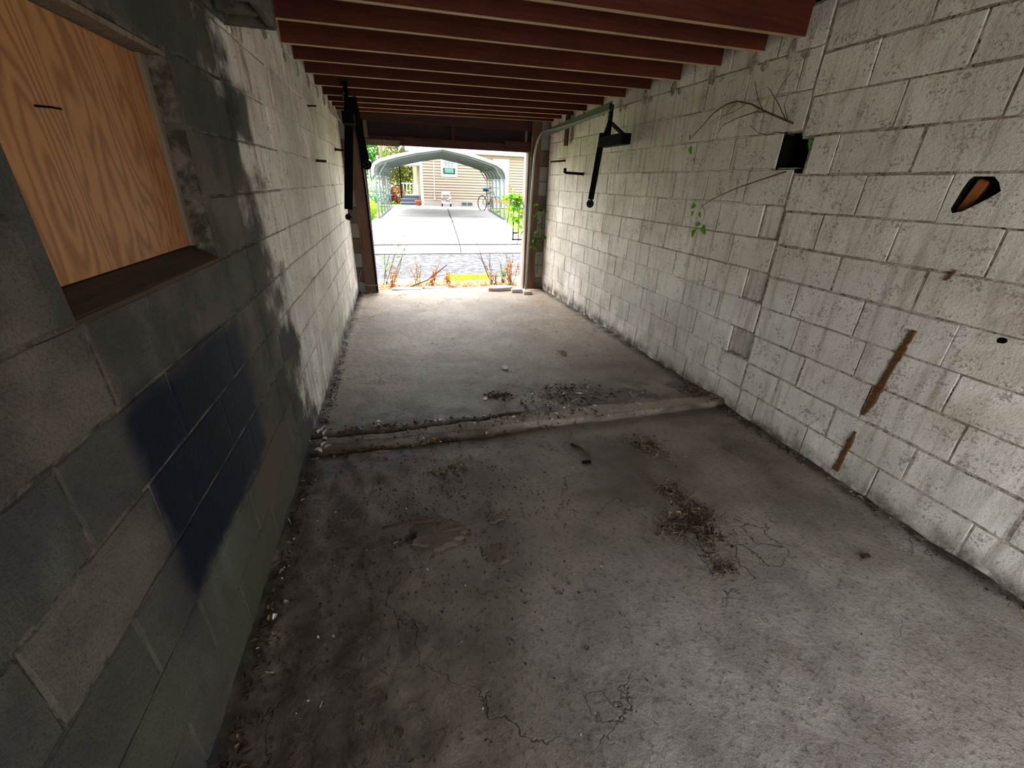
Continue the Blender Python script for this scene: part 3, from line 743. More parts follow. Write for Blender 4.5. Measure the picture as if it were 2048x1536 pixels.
# pegs and spikes in the walls
def peg(p, q, r, label, mat='rust', hook=0):
    d = Vector(q) - Vector(p); pts = [(0, 0, 0), d * .5, d]
    mb = MB().tube(pts, r, 8)
    if hook: mb.tube([d - Vector((0, 0, .005)), d + Vector((0, 0, hook))], r * 1.3, 8)
    mb.tube([(0, 0, 0), d * .04], r * 1.7, 8)
    o = mb.build('wall_peg', M[mat], None, True, p); tag(o, label, 'peg')
peg((2.425, 6.05, 1.815), (2.27, 6.22, 1.80), .012, 'thin rusty spike in right wall nearest the doorway')
peg((2.425, 5.42, 1.645), (2.21, 5.52, 1.655), .015, 'thick black hooked peg in right wall below the spike', 'black', .05)
peg((-.485, 5.9, 1.80), (-.375, 5.86, 1.79), .012, 'dark spike in left wall just above the window-high joint near the door')
peg((-.527, 4.35, 1.632), (-.45, 4.42, 1.632), .010, 'dark spike in left wall, the lower one away from the door')
peg((-.525, 4.36, 2.025), (-.455, 4.3, 2.02), .006, 'thin dark nail high in left wall under the joists', 'black')

# ------------------------------------------------------------------ right wall details
mb = MB()
def strip(pts, n=7, seed=0, parent=None):
    q = random.Random(seed); m_ = MB()
    for (y0, z0, w0), (y1, z1, w1) in zip(pts[:-1], pts[1:]):
        for i in range(n):
            a, b = i / n, (i + 1) / n
            ya, yb = y0 + (y1 - y0) * a, y0 + (y1 - y0) * b; za, zb = z0 + (z1 - z0) * a, z0 + (z1 - z0) * b
            w = (w0 + (w1 - w0) * a) * q.uniform(.8, 1.1); j = q.uniform(-.003, .003); hgt = q.uniform(.006, .012)
            m_.add([(0.004, ya - w / 2, za), (-hgt, ya - w / 2 + .006, za), (-hgt, ya + w / 2 - .006, za), (.004, ya + w / 2, za), (.004, yb - w / 2 + j, zb), (-hgt, yb - w / 2 + .006 + j, zb), (-hgt, yb + w / 2 - .006 + j, zb), (.004, yb + w / 2 + j, zb)],
                   [(0, 1, 5, 4), (1, 2, 6, 5), (2, 3, 7, 6), (0, 3, 2, 1), (4, 5, 6, 7)])
    return m_
o = strip([(1.366, .93, .035), (1.385, .80, .042), (1.405, .60, .046), (1.412, .50, .04), (1.425, .43, .022)], 6, 1).build('mud_tube', M['mud'], None, False, (XR, 0, 0)); tag(o, 'longer brown mud tube running up the near right wall', 'mud tube')
o = strip([(1.425, .322, .018), (1.43, .25, .04), (1.44, .05, .042)], 6, 2).build('mud_tube', M['mud'], None, False, (XR, 0, 0)); tag(o, 'shorter brown mud tube at the foot of the near right wall', 'mud tube')
o = strip([(1.318, 1.225, .012), (1.325, 1.20, .022), (1.335, 1.175, .016)], 3, 3).build('mud_blob', M['mud'], None, False, (XR, 0, 0)); tag(o, 'small brown mud blob on the near right wall above the tubes', 'mud blob')
o = MB().box((-.02, -.022, -.085), (.03, .022, .07), 0, Matrix.Rotation(.25, 3, 'X')).build('brick_piece', M['brick'], None, False, (XR + .05, 1.402, 1.52)); tag(o, 'orange brick fragment inside the broken hole in near right wall', 'brick')
bv = o.modifiers.new('bevel', 'BEVEL'); bv.width = .006
# vine from the missing block
vn = empty('creeping_vine', (XR, 2.4, 1.8)); tag(vn, 'dry vine with a few green leaves growing out of the hole in right wall', 'vine')
V0 = Vector((XR, 2.4, 1.8))
def vstem(pts, r): 
    pts = [Vector(p) - V0 for p in pts]; n = len(pts)
    MB().tube(pts, [r * (1 - .6 * i / (n - 1)) for i in range(n)], 5).build('stem', M['vine'], vn, True)
X = XR - .015
vstem([(X + .06, 2.36, 1.86), (X - .01, 2.46, 1.91), (X - .02, 2.62, 1.97), (X - .03, 2.76, 2.03), (X - .03, 2.9, 2.065), (X - .03, 3.0, 2.06), (X - .03, 3.12, 2.02), (X - .02, 3.22, 1.96), (X - .02, 3.3, 1.91), (X - .02, 3.36, 1.87)], .006)
vstem([(X - .02, 2.62, 1.97), (X - .03, 2.7, 1.98), (X - .03, 2.85, 1.965), (X - .03, 3.0, 1.93), (X - .03, 3.02, 1.89)], .004)
vstem([(X - .01, 2.46, 1.91), (X - .04, 2.52, 2.0), (X - .05, 2.6, 2.08), (X - .05, 2.63, 2.1)], .003)
vstem([(X - .02, 2.65, 1.98), (X - .04, 2.7, 2.05), (X - .05, 2.75, 2.15)], .003)
vstem([(X + .05, 2.42, 1.83), (X - .01, 2.5, 1.85), (X - .01, 2.58, 1.84), (X - .01, 2.66, 1.86), (X - .01, 2.75, 1.91)], .003)
vstem([(X + .05, 2.33, 1.65), (X - .005, 2.4, 1.62), (X - .01, 2.55, 1.58), (X - .015, 2.75, 1.525), (X - .02, 2.95, 1.45), (X - .02, 3.05, 1.40), (X - .02, 3.06, 1.37)], .0045)
vstem([(X - .02, 3.05, 1.41), (X - .02, 3.0, 1.36), (X - .02, 3.0, 1.26)], .002)
vstem([(X - .03, 2.9, 2.065), (X - .03, 2.98, 2.0), (X - .03, 3.1, 1.95)], .002)
vstem([(X - .02, 2.56, 1.94), (X - .05, 2.55, 2.02), (X - .06, 2.5, 2.1), (X - .05, 2.46, 2.16)], .0025)
vstem([(X - .01, 2.44, 1.9), (X - .05, 2.46, 1.98), (X - .06, 2.44, 2.05)], .0025)
vstem([(X - .03, 2.8, 2.04), (X - .04, 2.9, 2.0), (X - .04, 3.05, 1.99), (X - .03, 3.15, 1.95)], .0025)
def vleaf(y, z, dy, dz, L, w): MB().leaf((0, 0, 0), (-.05, dy, dz), (-1, 0, .15), L, w).build('leaf', M['green'], vn, False, Vector((XR - .03, y, z)) - V0)
for a in ((3.33, 1.83, -.3, -1, .07, .045), (3.36, 1.88, .2, .8, .03, .025), (3.12, 1.40, .5, -.1, .065, .05), (3.14, 1.36, .3, -.9, .05, .03), (3.06, 1.36, -.2, -.6, .05, .032),
          (2.99, 1.27, -.3, -.5, .085, .06), (3.02, 1.27, .9, -.1, .07, .04), (3.06, 1.23, .5, -.8, .09, .055)): vleaf(*a)
MB().leaf((0, 0, 0), (-.1, .3, -1), (-1, .3, 0), .12, .07).build('leaf', M['green'], vn, False, Vector((XR + .05, 2.275, 1.86)) - V0)
MB().leaf((0, 0, 0), (-.1, -.3, -1), (-1, .3, 0), .10, .07).build('leaf', M['green'], vn, False, Vector((XR + .10, 2.275, 1.84)) - V0)

# ------------------------------------------------------------------ unseen back wall; doorway added to let fill daylight in
bw = MB(); bw.box((-.85, -1.35, -.2), (.5, -1.2, 2.9)); bw.box((1.95, -1.35, -.2), (2.7, -1.2, 2.9)); bw.box((.5, -1.35, 2.15), (1.95, -1.2, 2.9))
o = bw.build('wall_back', M['garage_out']); struct(o, 'back wall behind the viewer, with an added doorway letting fill daylight in')
o = MB().box((-8, -14, -.3), (10, -1.3, -.08)).build('yard', M['yard']); struct(o, 'unseen pale gravel yard added behind the garage to bounce daylight inside')  # added ground out of view, acts as a reflector for daylight

# ------------------------------------------------------------------ outside ground
def gz(y):
    return -.12 if y < 11.1 else (-.12 + (y - 11.1) * .0798 if y < 16.2 else .287 + (y - 16.2) * .0036)
def sheet(name, quads, mat, label, up=0.0, ny=24):
    """quads: [(x0a,x1a,ya),(x0b,x1b,yb),...] rows following the ground"""
    mb = MB(); rows = []
    for (a0, a1, ya), (b0, b1, yb) in zip(quads[:-1], quads[1:]):
        n = max(1, int((yb - ya) / .5))
        for i in range(n): 
            t = i / n; rows.append((a0 + (b0 - a0) * t, a1 + (b1 - a1) * t, ya + (yb - ya) * t))
    rows.append(quads[-1])
    for x0, x1, y in rows:
        for k in range(9): mb.v.append((x0 + (x1 - x0) * k / 8, y, gz(y) + up))
    for j in range(len(rows) - 1):
        for k in range(8):
            a = j * 9 + k; mb.f.append((a, a + 1, a + 10, a + 9)); mb.m.append(0)
    o = mb.build(name, mat, None, True); struct(o, label); return o
sheet('lawn', [(-60, 60, 11.1), (-60, 60, 90)], M['lawn'], 'sunlit lawn around the driveway', -.03)
sheet('alley', [(-60, 60, 7.9), (-60, 60, 11.1)], M['asphalt'], 'grey asphalt alley outside the garage', -.005)
def sk(y): return (y - 11) * .107
o = sheet('driveway', [(-1.0, 3.9, 10.95), (-.8, 4.05, 12.03), (-.6, 4.05, 13.8), (-.35, 4.28, 16.2), (.5, 5.2, 23.2), (-1.5, 9, 24.0), (-1.5, 9, 24.6)], M['driveway'], 'white concrete driveway slabs leading up to the house', .012)
def line(pts, w, name):
    mb = MB()
    for (x0, y0), (x1, y1) in zip(pts[:-1], pts[1:]):
        n = max(2, int(abs(y1 - y0) / .6) + 1)
        for i in range(n):
            a, b = i / n, (i + 1) / n; p = (x0 + (x1 - x0) * a, y0 + (y1 - y0) * a); q = (x0 + (x1 - x0) * b, y0 + (y1 - y0) * b)
            mb.bar((p[0], p[1], gz(p[1]) + .014), (q[0], q[1], gz(q[1]) + .014), w, .008)
    return mb.build(name, M['driveway_joint'], o)
line([(1.77, 10.97), (1.9, 12.0), (2.07, 13.8), (2.37, 17.0), (3.0, 22.5)], .035, 'slab_joint')
line([(-.8, 12.02), (4.05, 12.05)], .22, 'slab_joint'); line([(-.6, 13.8), (4.1, 13.78)], .012, 'slab_joint'); line([(-.2, 17.3), (4.3, 17.3)], .012, 'slab_joint')
mb = MB(); xs2 = [-14 + i * .25 for i in range(120)]; rows2 = [6.85 + .08 * j for j in range(15)]
for y in rows2:
    for x in xs2: mb.v.append((x, y, -.115 + .018 * gnoise(x, y, 2.2) + .012 * gnoise(x, y, 6) + .01))
for j in range(len(rows2) - 1):
    for k in range(len(xs2) - 1):
        a = j * len(xs2) + k; mb.f.append((a, a + 1, a + 1 + len(xs2), a + len(xs2))); mb.m.append(0)
o = mb.build('threshold_ground', M['dirt'], None, True); struct(o, 'gravelly soil strip between garage and alley')
o = MB().box((-14, 6.85, -.4), (15, 8.1, -.16)).box((-60, 8.0, -.6), (60, 11.2, -.14)).build('subsoil', M['dirt']); struct(o, 'soil under the alley')

# ------------------------------------------------------------------ house
house = empty('house', (4.7, 24.5, .32)); tag(house, 'beige sided house with white trim behind the carport', 'house'); HL = Vector((4.7, 24.5, .32))
def hb_(name, a, b, mat, parent=None):
    return MB().box(Vector(a) - HL, Vector(b) - HL).build(name, M[mat], parent or house)
HX0, HX1 = 1.95, 7.5
hb_('house_wall', (HX0, 24.53, .25), (HX1, 30.5, 3.3), 'siding'); hb_('foundation', (HX0 - .02, 24.47, .2), (HX1 + .02, 24.56, .60), 'found')
z = .60
bmesh_siding = None
while z < 2.80:
    mb = MB(); mb.prism([(24.45 - HL.y, z - HL.z), (24.53 - HL.y, z - HL.z), (24.53 - HL.y, z + .13 - HL.z), (24.525 - HL.y, z + .13 - HL.z)], 0, HX0 + .08 - HL.x, HX1 - .08 - HL.x)
    mb.build('siding_board', M['siding'], house); z += .13
hb_('corner_trim', (HX0 - .03, 24.46, .3), (HX0 + .09, 24.56, 2.84), 'trim_white'); hb_('corner_trim', (HX1 - .09, 24.46, .3), (HX1 + .03, 24.56, 2.84), 'trim_white')
hb_('fascia', (HX0 - .7, 24.2, 2.82), (HX1 + .15, 24.55, 3.03), 'trim_white'); hb_('gutter', (HX0 - .7, 24.1, 2.97), (HX1 + .2, 24.22, 3.08), 'trim_white')
mb = MB(); mb.prism([(24.05 - HL.y, 3.06 - HL.z), (30.6 - HL.y, 3.06 - HL.z), (27.4 - HL.y, 4.3 - HL.z)], 0, HX0 - .8 - HL.x, HX1 + .3 - HL.x); mb.build('roof', M['shingle'], house)
w1 = hb_('window', (2.98, 24.44, 1.73), (3.82, 24.5, 2.64), 'trim_white')
hb_('pane', (3.08, 24.435, 2.18), (3.71, 24.445, 2.55), 'shade_white', w1); hb_('pane', (3.08, 24.43, 1.85), (3.71, 24.445, 2.14), 'glass', w1); hb_('curtain', (3.17, 24.425, 1.92), (3.62, 24.432, 2.12), 'curtain', w1)
for i in range(1, 4): hb_('muntin', (3.08 + .63 * i / 4 - .008, 24.425, 2.18), (3.08 + .63 * i / 4 + .008, 24.436, 2.55), 'glass', w1)
hb_('muntin', (3.08, 24.425, 2.36), (3.71, 24.436, 2.375), 'glass', w1)
w2 = hb_('basement_window', (4.0, 24.44, .36), (4.62, 24.48, .53), 'found')
hb_('pane', (4.03, 24.43, .38), (4.29, 24.445, .52), 'glass', w2); hb_('pane', (4.33, 24.43, .38), (4.59, 24.445, .52), 'glass', w2)
mb = MB(); mb.tube([Vector(p) - HL for p in ((2.62, 24.46, 2.8), (2.60, 24.46, .70))], .022, 6); mb.tube([Vector(p) - HL for p in ((2.60, 24.43, .72), (2.60, 24.43, .62))], .05, 6); mb.build('conduit', M['trim_white'], house)
dr = hb_('house_door', (5.72, 24.42, .72), (6.58, 24.5, 2.66), 'trim_white'); hb_('storm_door', (5.84, 24.40, .74), (6.46, 24.43, 2.52), 'door_white', dr); hb_('door_glass', (5.92, 24.395, 1.5), (6.38, 24.41, 2.44), 'shade_white', dr)
hb_('door_step', (5.6, 23.9, .30), (6.75, 24.45, .52), 'found'); hb_('door_step', (5.65, 24.15, .52), (6.7, 24.45, .72), 'brick')
# door handrail beside the step
rl = empty('handrail', (6.72, 24.0, .32)); tag(rl, 'white and brown slanted handrail beside the white house door', 'handrail')
MB().bar((0, 0, 0), (0, 0, .95), .06, .06).build('newel', M['trim_white'], rl); MB().bar((-.12, .3, 1.15), (.02, -.05, .82), .06, .08).build('rail', M['brick'], rl)
# bay of porch at the left end
porch = empty('porch', (1.4, 25.2, .3)); tag(porch, 'small side porch with slate-blue steps and white awning', 'porch'); PL = Vector((1.4, 25.2, .3))
def pb(name, a, b, mat): return MB().box(Vector(a) - PL, Vector(b) - PL).build(name, M[mat], porch)
for i in range(3): pb('step', (.93, 25.0 + .22 * i, .26), (1.88, 25.6 + .22 * i, .26 + .165 * (i + 1)), 'slate'); pb('step_nosing', (.91, 24.98 + .22 * i, .26 + .165 * (i + 1)), (1.9, 25.62 + .22 * i, .26 + .165 * (i + 1) + .02), 'tarp')
pb('porch_post', (.92, 25.4, .3), (.99, 25.47, 2.25), 'black'); pb('awning', (.9, 25.0, 2.22), (1.95, 27, 2.30), 'trim_white'); pb('awning_gable', (1.05, 25.0, 2.3), (1.95, 25.1, 2.62), 'trim_white')
for i in range(7): pb('awning_scallop', (.92 + i * .145, 24.98, 2.16), (1.04 + i * .145, 25.02, 2.22), 'tarp')
for i in range(5): pb('baluster', (1.1 + i * .17, 26.2, .78), (1.15 + i * .17, 26.25, 1.35), 'trim_white')
pb('porch_rail', (.95, 26.18, 1.32), (1.9, 26.27, 1.38), 'trim_white'); pb('porch_rail', (.94, 25.42, .6), (.97, 26.2, 1.15), 'black')
pot = MB().lathe([(.10, 0), (.16, .2), (.18, .2), (.18, .25), (.14, .25), (.12, .2)], 16).build('flower_pot', M['terracotta'], None, True, (1.73, 24.25, .33)); tag(pot, 'round terracotta pot on the ground by the house corner', 'pot')
# folding chair leaning by the wall
ch = empty('folding_chair', (3.15, 24.1, .325)); tag(ch, 'folded metal garden chair with white headrest against the beige wall', 'chair')
for sx in (-.22, .22):
    MB().tube([(sx, 0, .02), (sx * .9, .05, .72)], .016, 6).build('back_leg', M['alu'], ch); MB().tube([(sx * .95, -.12, .02), (sx, -.1, .25), (sx, .03, .5)], .016, 6).build('front_leg', M['alu'], ch)
    MB().box((sx - .03, -.15, 0), (sx + .03, -.06, .14)).build('foot', M['black'], ch)
MB().box((-.2, .02, .56), (.2, .07, .72)).build('headrest', M['trim_white'], ch); MB().box((-.24, -.1, .30), (.24, -.06, .38)).build('seat', M['tarp'], ch); MB().bar((-.27, -.12, .40), (.22, -.12, .22), .02, .05).build('cross_bar', M['steel_dark'], ch); MB().bar((-.22, -.12, .2), (.27, -.12, .44), .02, .05).build('cross_bar', M['alu'], ch)
MB().box((-.24, -.1, .14), (.24, -.04, .2)).build('lower_bar', M['alu'], ch)

# ------------------------------------------------------------------ carport
cp = empty('carport', (2.05, 16.2, .287)); tag(cp, 'open white metal carport with rounded eaves over the driveway', 'carport'); CL = Vector((2.05, 16.2, .287))
prof = [(-.24, 1.62), (-.235, 1.80), (-.17, 1.95), (.02, 2.06), (.55, 2.21), (1.15, 2.35), (2.05, 2.5), (2.85, 2.37), (3.45, 2.23), (3.9, 2.10), (4.12, 1.98), (4.22, 1.84), (4.26, 1.66)]
def cskew(p, y): 
    t = (y - 16.2) / 6; return Vector((p[0] + .62 * t + (p[0] - 2.05) * .045 * t, y, p[1] + .02 * t)) - CL
ny = 13; mb = MB(); n = len(prof)
for s_ in (0, .03):
    for j in range(ny):
        for k, p in enumerate(prof):
            c = Vector((2.05 - p[0], 0, 1.2 - p[1])).normalized() * s_
            v = cskew(p, 15.95 + 6.5 * j / (ny - 1)); mb.v.append((v.x + c.x, v.y, v.z + c.z))
for s_ in (0, 1):
    for j in range(ny - 1):
        for k in range(n - 1):
            a = s_ * ny * n + j * n + k; mb.f.append((a, a + 1, a + 1 + n, a + n)); mb.m.append(s_)
mb.build('roof_sheet', [M['carport'], M['carport_in']], cp)
mb = MB()
for p, q in zip(prof[:-1], prof[1:]):
    a = cskew(p, 15.93); b = cskew(q, 15.93); mb.bar(a, b, .03, .085, (0, 0, 1) if abs(b.x - a.x) > abs(b.z - a.z) else (1, 0, 0))
mb.build('front_fascia', M['trim_white'], cp)
for i in range(6):
    y = 16.15 + 1.2 * i; mb = MB()
    inn = [(p[0] * .97 + 2.05 * .03, p[1] - .06) for p in prof]
    fl_ = [cskew((-.18, gz(y)), y)] + [cskew(p, y) for p in inn] + [cskew((4.24, gz(y)), y)]
    for a, b in zip(fl_[:-1], fl_[1:]): mb.bar(a, b, .055, .055, (0, 1, 0))
    mb.build('hoop_frame', M['carport_leg'], cp)
for x in (-.18, 4.24):
    mb = MB(); mb.bar(cskew((x, .33), 16.1), cskew((x, .345), 22.3), .06, .06); mb.build('base_rail', M['carport_leg'], cp)
for sgn, x in ((1, -.15), (-1, 4.2)):
    for i in range(6):
        y = 16.15 + 1.2 * i; MB().bar(cskew((x, 1.5), y), cskew((x + sgn * .38, 2.06), y), .035, .035, (0, 1, 0)).build('knee_brace', M['carport_leg'], cp)

# ------------------------------------------------------------------ bicycle by the carport leg
bk_ = empty('bicycle', (4.72, 20.9, .30)); tag(bk_, 'bicycle with bright blue saddle cover standing inside the carport', 'bicycle')
bk_.rotation_euler = (0, 0, math.radians(-64))
def wheel(x, name):
    mb = MB(); n = 28; r = .33
    ring = [(x + r * math.cos(2 * PI * i / n), 0, r + .0 + r * math.sin(2 * PI * i / n)) for i in range(n + 1)]
    mb.tube(ring, .022, 6, 0, False); w = mb.build(name, M['tyre'], bk_, True)
    mb = MB()
    for i in range(14):
        a = 2 * PI * i / 14; mb.tube([(x, .02 * (-1) ** i, r), (x + .31 * math.cos(a), 0, r + .31 * math.sin(a))], .003, 3)
    mb.tube([(x, -.04, r), (x, .04, r)], .025, 8); mb.build('spokes', M['alu'], w)
wheel(-.52, 'wheel'); wheel(.54, 'wheel')
mb = MB()
for a, b, r_ in (((-.52, 0, .33), (-.08, 0, .30), .014), ((-.52, 0, .33), (-.18, 0, .74), .012), ((-.08, 0, .30), (-.22, 0, .86), .018), ((-.08, 0, .30), (.36, 0, .76), .02), ((-.19, 0, .76), (.35, 0, .84), .018), ((.34, 0, .88), (.54, 0, .33), .017), ((.34, 0, .74), (.30, 0, 1.0), .016)): mb.tube([a, b], r_, 6)
mb.build('frame', M['bike'], bk_, True)
MB().tube([(.32, -.3, 1.0), (.36, -.12, 1.02), (.36, .12, 1.02), (.32, .3, 1.0)], .014, 6).build('handlebar', M['black'], bk_)
MB().box((-.38, -.07, .86), (-.12, .07, .92)).build('saddle', M['black'], bk_)
cv = MB().lathe([(.02, -.05), (.13, -.03), (.17, .02), (.12, .07), (.03, .09)], 12).build('saddle_cover', M['blue'], bk_, True, (-.26, 0, .93)); cv.scale = (1.2, .75, .8)
MB().tube([(-.08, -.1, .2), (-.08, -.07, .3), (-.08, .07, .3), (-.08, .1, .4)], .012, 5).build('crank', M['black'], bk_)

# ------------------------------------------------------------------ iron gate panel, right of the alley
ig = empty('iron_panel', (3.57, 12.6, .0)); tag(ig, 'black wrought-iron railing panel beyond the right door post', 'railing')
MB().bar((-.03, 0, .03), (1.6, 0, .03), .03, .03).build('bottom_rail', M['black'], ig); MB().bar((-.03, 0, .98), (1.6, 0, .98), .03, .03).build('top_rail', M['black'], ig); MB().bar((0, 0, .83), (.17, 0, .83), .02, .03).build('collar', M['black'], ig); MB().bar((.02, 0, .21), (.14, 0, .21), .03, .04).build('collar', M['black'], ig)
for i, x in enumerate((0, .16, .32, .48, .64, .8, .96, 1.12, 1.28, 1.44)): MB().bar((x, 0, 0), (x, 0, 1.02), .03 if i == 0 else .02, .03 if i == 0 else .02).build('iron_bar', M['black'], ig)

# ------------------------------------------------------------------ trees, shrubs, pole
def crown(mb, c, rad, n, ls, q, squash=(1, 1, 1), shell=.55):
    for _ in range(n):
        while True:
            p = Vector((q.uniform(-1, 1), q.uniform(-1, 1), q.uniform(-1, 1)))
            if shell < p.length < 1: break
        b = 1 + .25 * noise.noise(p * 2.5 + Vector(c))
        pos = Vector((c[0] + p.x * rad * squash[0] * b, c[1] + p.y * rad * squash[1] * b, c[2] + p.z * rad * squash[2] * b))
        d = Vector((q.uniform(-1, 1), q.uniform(-1, 1), q.uniform(-.8, .5)))
        mb.leaf(pos, d, (p + Vector((q.uniform(-.6, .6), q.uniform(-.6, .6), .4))), ls * q.uniform(.6, 1.3), ls * q.uniform(.4, .8))
def plant(name, base, crowns, mat, ls, n, label, cat, trunk=.12, seed=1, group=None, blossom=None):
    t = empty(name, base); tag(t, label, cat, group); q = random.Random(seed); B = Vector(base)
    mb = MB(); tot = sum(c[3] ** 2 for c in crowns)
    for x, y, z, r, *s in crowns: crown(mb, (x, y, z), r, int(n * r * r / tot), ls, q, s[0] if s else (1, 1, 1))
    f = mb.build('foliage', M[mat], t); f['kind'] = 'stuff'
    top = max(c[2] for c in crowns)
    mb = MB(); mb.tube([(0, 0, -.1), (.02, .03, top * .5), (0, 0, top)], [trunk, trunk * .8, trunk * .3], 8)
    for x, y, z, r, *s in crowns: mb.tube([(0, 0, z * .4), (x * .6, y * .6, z * .8), (x, y, z)], [trunk * .5, trunk * .35, trunk * .15], 5)
    mb.build('trunk', M['bark'], t, True)
    if blossom:
        mb = MB()
        for x, y, z, r, *s in crowns: crown(mb, (x, y, z), r * 1.03, int(blossom[1] * r * r / tot), blossom[2], q, s[0] if s else (1, 1, 1), .85)
        b = mb.build('blossom', M[blossom[0]], t); b['kind'] = 'stuff'
    return t
plant('leafy_tree', (-1.6, 33, .3), [(0, 0, 3.4, 1.7), (.9, .5, 2.6, 1.2), (-1, 0, 2.6, 1.5), (.3, 0, 4.6, 1.4), (.6, -.3, 1.6, .9)], 'tree_g', .22, 5200, 'bright green leafy tree at the far left beyond the carport', 'tree', .15, 2)
plant('olive_tree', (1.5, 36, .3), [(0, 0, 2.6, 1.6), (-.8, 0, 1.9, 1.2), (.9, 0, 2.0, 1.3), (.2, 0, 3.9, 1.3), (.3, -.4, 1.2, 1.0)], 'tree_y', .2, 5200, 'olive-yellow tree behind the porch and carport', 'tree', .15, 3)
plant('leafy_tree', (-6, 40, .3), [(0, 0, 4, 2.5), (2, 0, 3, 2), (-2, 0, 3, 2)], 'tree_g', .35, 3200, 'darker green tree far behind at the left edge', 'tree', .2, 5)
plant('azalea_bush', (.72, 27, .3), [(0, 0, .45, .42, (1.1, 1, 1)), (-.3, .2, .4, .3)], 'tree_g', .08, 900, 'round azalea bush covered in hot pink flowers', 'bush', .03, 6, None, ('pink', 900, .09))
plant('white_flower_bush', (-.62, 21.5, .3), [(0, 0, .55, .42), (.15, -1.2, .55, .4), (.1, 1.2, .6, .45), (-.1, 2.6, .7, .5)], 'tree_g', .09, 1800, 'bushes with white flowers along the left side of the carport', 'bush', .03, 7, None, ('whiteflower', 1200, .10))
plant('white_flower_bush', (-.05, 25.0, .3), [(0, 0, .5, .38), (.1, .8, .55, .33)], 'tree_g', .09, 700, 'low white flowering bush behind the rear carport legs', 'bush', .03, 8, None, ('whiteflower', 500, .10))
plant('lime_shrub', (-.52, 16.6, .28), [(0, 0, .3, .30), (-.15, -.5, .32, .28), (.02, .7, .28, .28)], 'lime', .10, 1100, 'lime green shrub beside the front left carport leg', 'shrub', .02, 9)
plant('leafy_tree', (10, 33, .3), [(0, 0, 4, 2.5), (-2, 0, 3, 2), (2, 0, 3, 2)], 'tree_g', .35, 2500, 'green tree behind the right end of the house', 'tree', .2, 15)
po = MB().tube([(0, 0, -.3), (.02, 0, 9)], [.14, .11], 10).build('utility_pole', M['pole'], None, True, (.11, 31.0, .4)); tag(po, 'pale wooden utility pole between the two trees', 'pole')
mb = MB()
for i in range(9): mb.box((-2.6 + .26 * i, 28.0, .3), (-2.6 + .26 * i + .16, 28.05, 1.15 + .06 * (i % 2)))
# white picket fence behind the flowers
pf = empty('picket_fence', (-1.6, 28, .3)); tag(pf, 'white picket fence behind the flowers at left', 'fence')
for i in range(20): 
    x = -2.6 + i * .19; MB().prism([(x - .05, 0), (x + .05, 0), (x + .05, .82), (x, .9), (x - .05, .82)], 1, -.012, .012).build('picket', M['trim_white'], pf)
for zz in (.25, .65): MB().box((-2.7, .013, zz), (1.1, .04, zz + .06)).build('fence_rail', M['trim_white'], pf)
sh = MB().prism([(0, 0), (.5, .16), (.95, .0), (.95, -.1), (.5, .05), (0, -.1)], 1, 0, 1.5).build('shed_roof', M['shingle'], None, False, (-.35, 26.2, 2.3))
tag(sh, 'small grey peaked roof showing above the left carport eave', 'roof'); 
for x in (-.3, .55): MB().box((x + .0, .1, -2.05), (x + .08, 1.4, 0)).build('shed_wall', M['tarp'], sh)

# ------------------------------------------------------------------ weeds, leaves and rubble at the threshold
def weed(base, h, lean, nb, leaves, mat, label, seed, ls=.05, stem=.005, group='weeds at the threshold'):
    q = random.Random(seed); t = empty('weed', base); tag(t, label, 'weed', group)
    ms = MB(); ml = MB()
    for b in range(nb):
        a = q.uniform(0, 2 * PI); l = Vector((lean[0] + q.uniform(-.25, .25), lean[1] + q.uniform(-.2, .2), 1)).normalized()
        stem_ = stem * 1.5; hh = h * q.uniform(.55, 1); pts = [Vector((q.uniform(-.04, .04), q.uniform(-.04, .04), -.02))]
        cv_ = Vector((q.uniform(-.12, .12), q.uniform(-.08, .08), 0))
        for i in range(1, 7):
            s = i / 6; pts.append(pts[0] + l * hh * s + cv_ * s * s * hh * 1.5 + Vector((q.uniform(-1, 1), q.uniform(-1, 1), 0)) * .01)
        ms.tube(pts, [stem_ * (1 - .7 * i / 6) for i in range(7)], 4)
        for k in range(leaves):
            s = q.uniform(.25, 1.0); i = min(5, int(s * 6)); p = pts[i].lerp(pts[i + 1], s * 6 - i if s < 1 else 1)
            e = p + Vector((q.uniform(-1, 1), q.uniform(-.7, .7), q.uniform(-.3, .7))) * h * .16
            if q.random() < .5: ms.tube([p, e], stem * .35, 3)
            else: e = p
            ml.leaf(e, (q.uniform(-1, 1), q.uniform(-1, 1), q.uniform(-1, .5)), (q.uniform(-.5, .5), q.uniform(-1, .2), 1), ls * q.uniform(.6, 1.3), ls * q.uniform(.3, .55))
    ms.build('stems', M['twig'], t)
    if leaves:
        f = ml.build('leaves', M[mat], t); f['kind'] = 'stuff'
    return t
weed((-.10, 7.3, -.1), 1.0, (.08, 0), 3, 16, 'green', 'tall thin weed with small green leaves beside the left post', 21, .05)
weed((.02, 7.35, -.1), .75, (.55, .1), 2, 18, 'green', 'slanting leafy twig leaning right near the left post', 22, .05)
weed((.0, 7.15, -.1), .42, (.1, 0), 4, 14, 'dryleaf', 'short weed with dry orange leaves at the foot of the left post', 23, .06)
weed((.42, 7.25, -.1), .55, (.0, 0), 4, 16, 'tanleaf', 'dry brown weed left of centre on the threshold', 24, .055)
weed((.62, 7.15, -.1), .45, (.1, 0), 5, 16, 'dryleaf', 'bushy dry orange weed at the middle of the threshold', 25, .06)
weed((.95, 7.2, -.1), .28, (.15, 0), 5, 12, 'dryleaf', 'low dry orange weed right of the middle of the threshold', 26, .055)
weed((1.72, 7.3, -.1), 1.05, (-.05, 0), 2, 0, 'green', 'tall bare curved twig standing right of centre', 27, .05, .007)
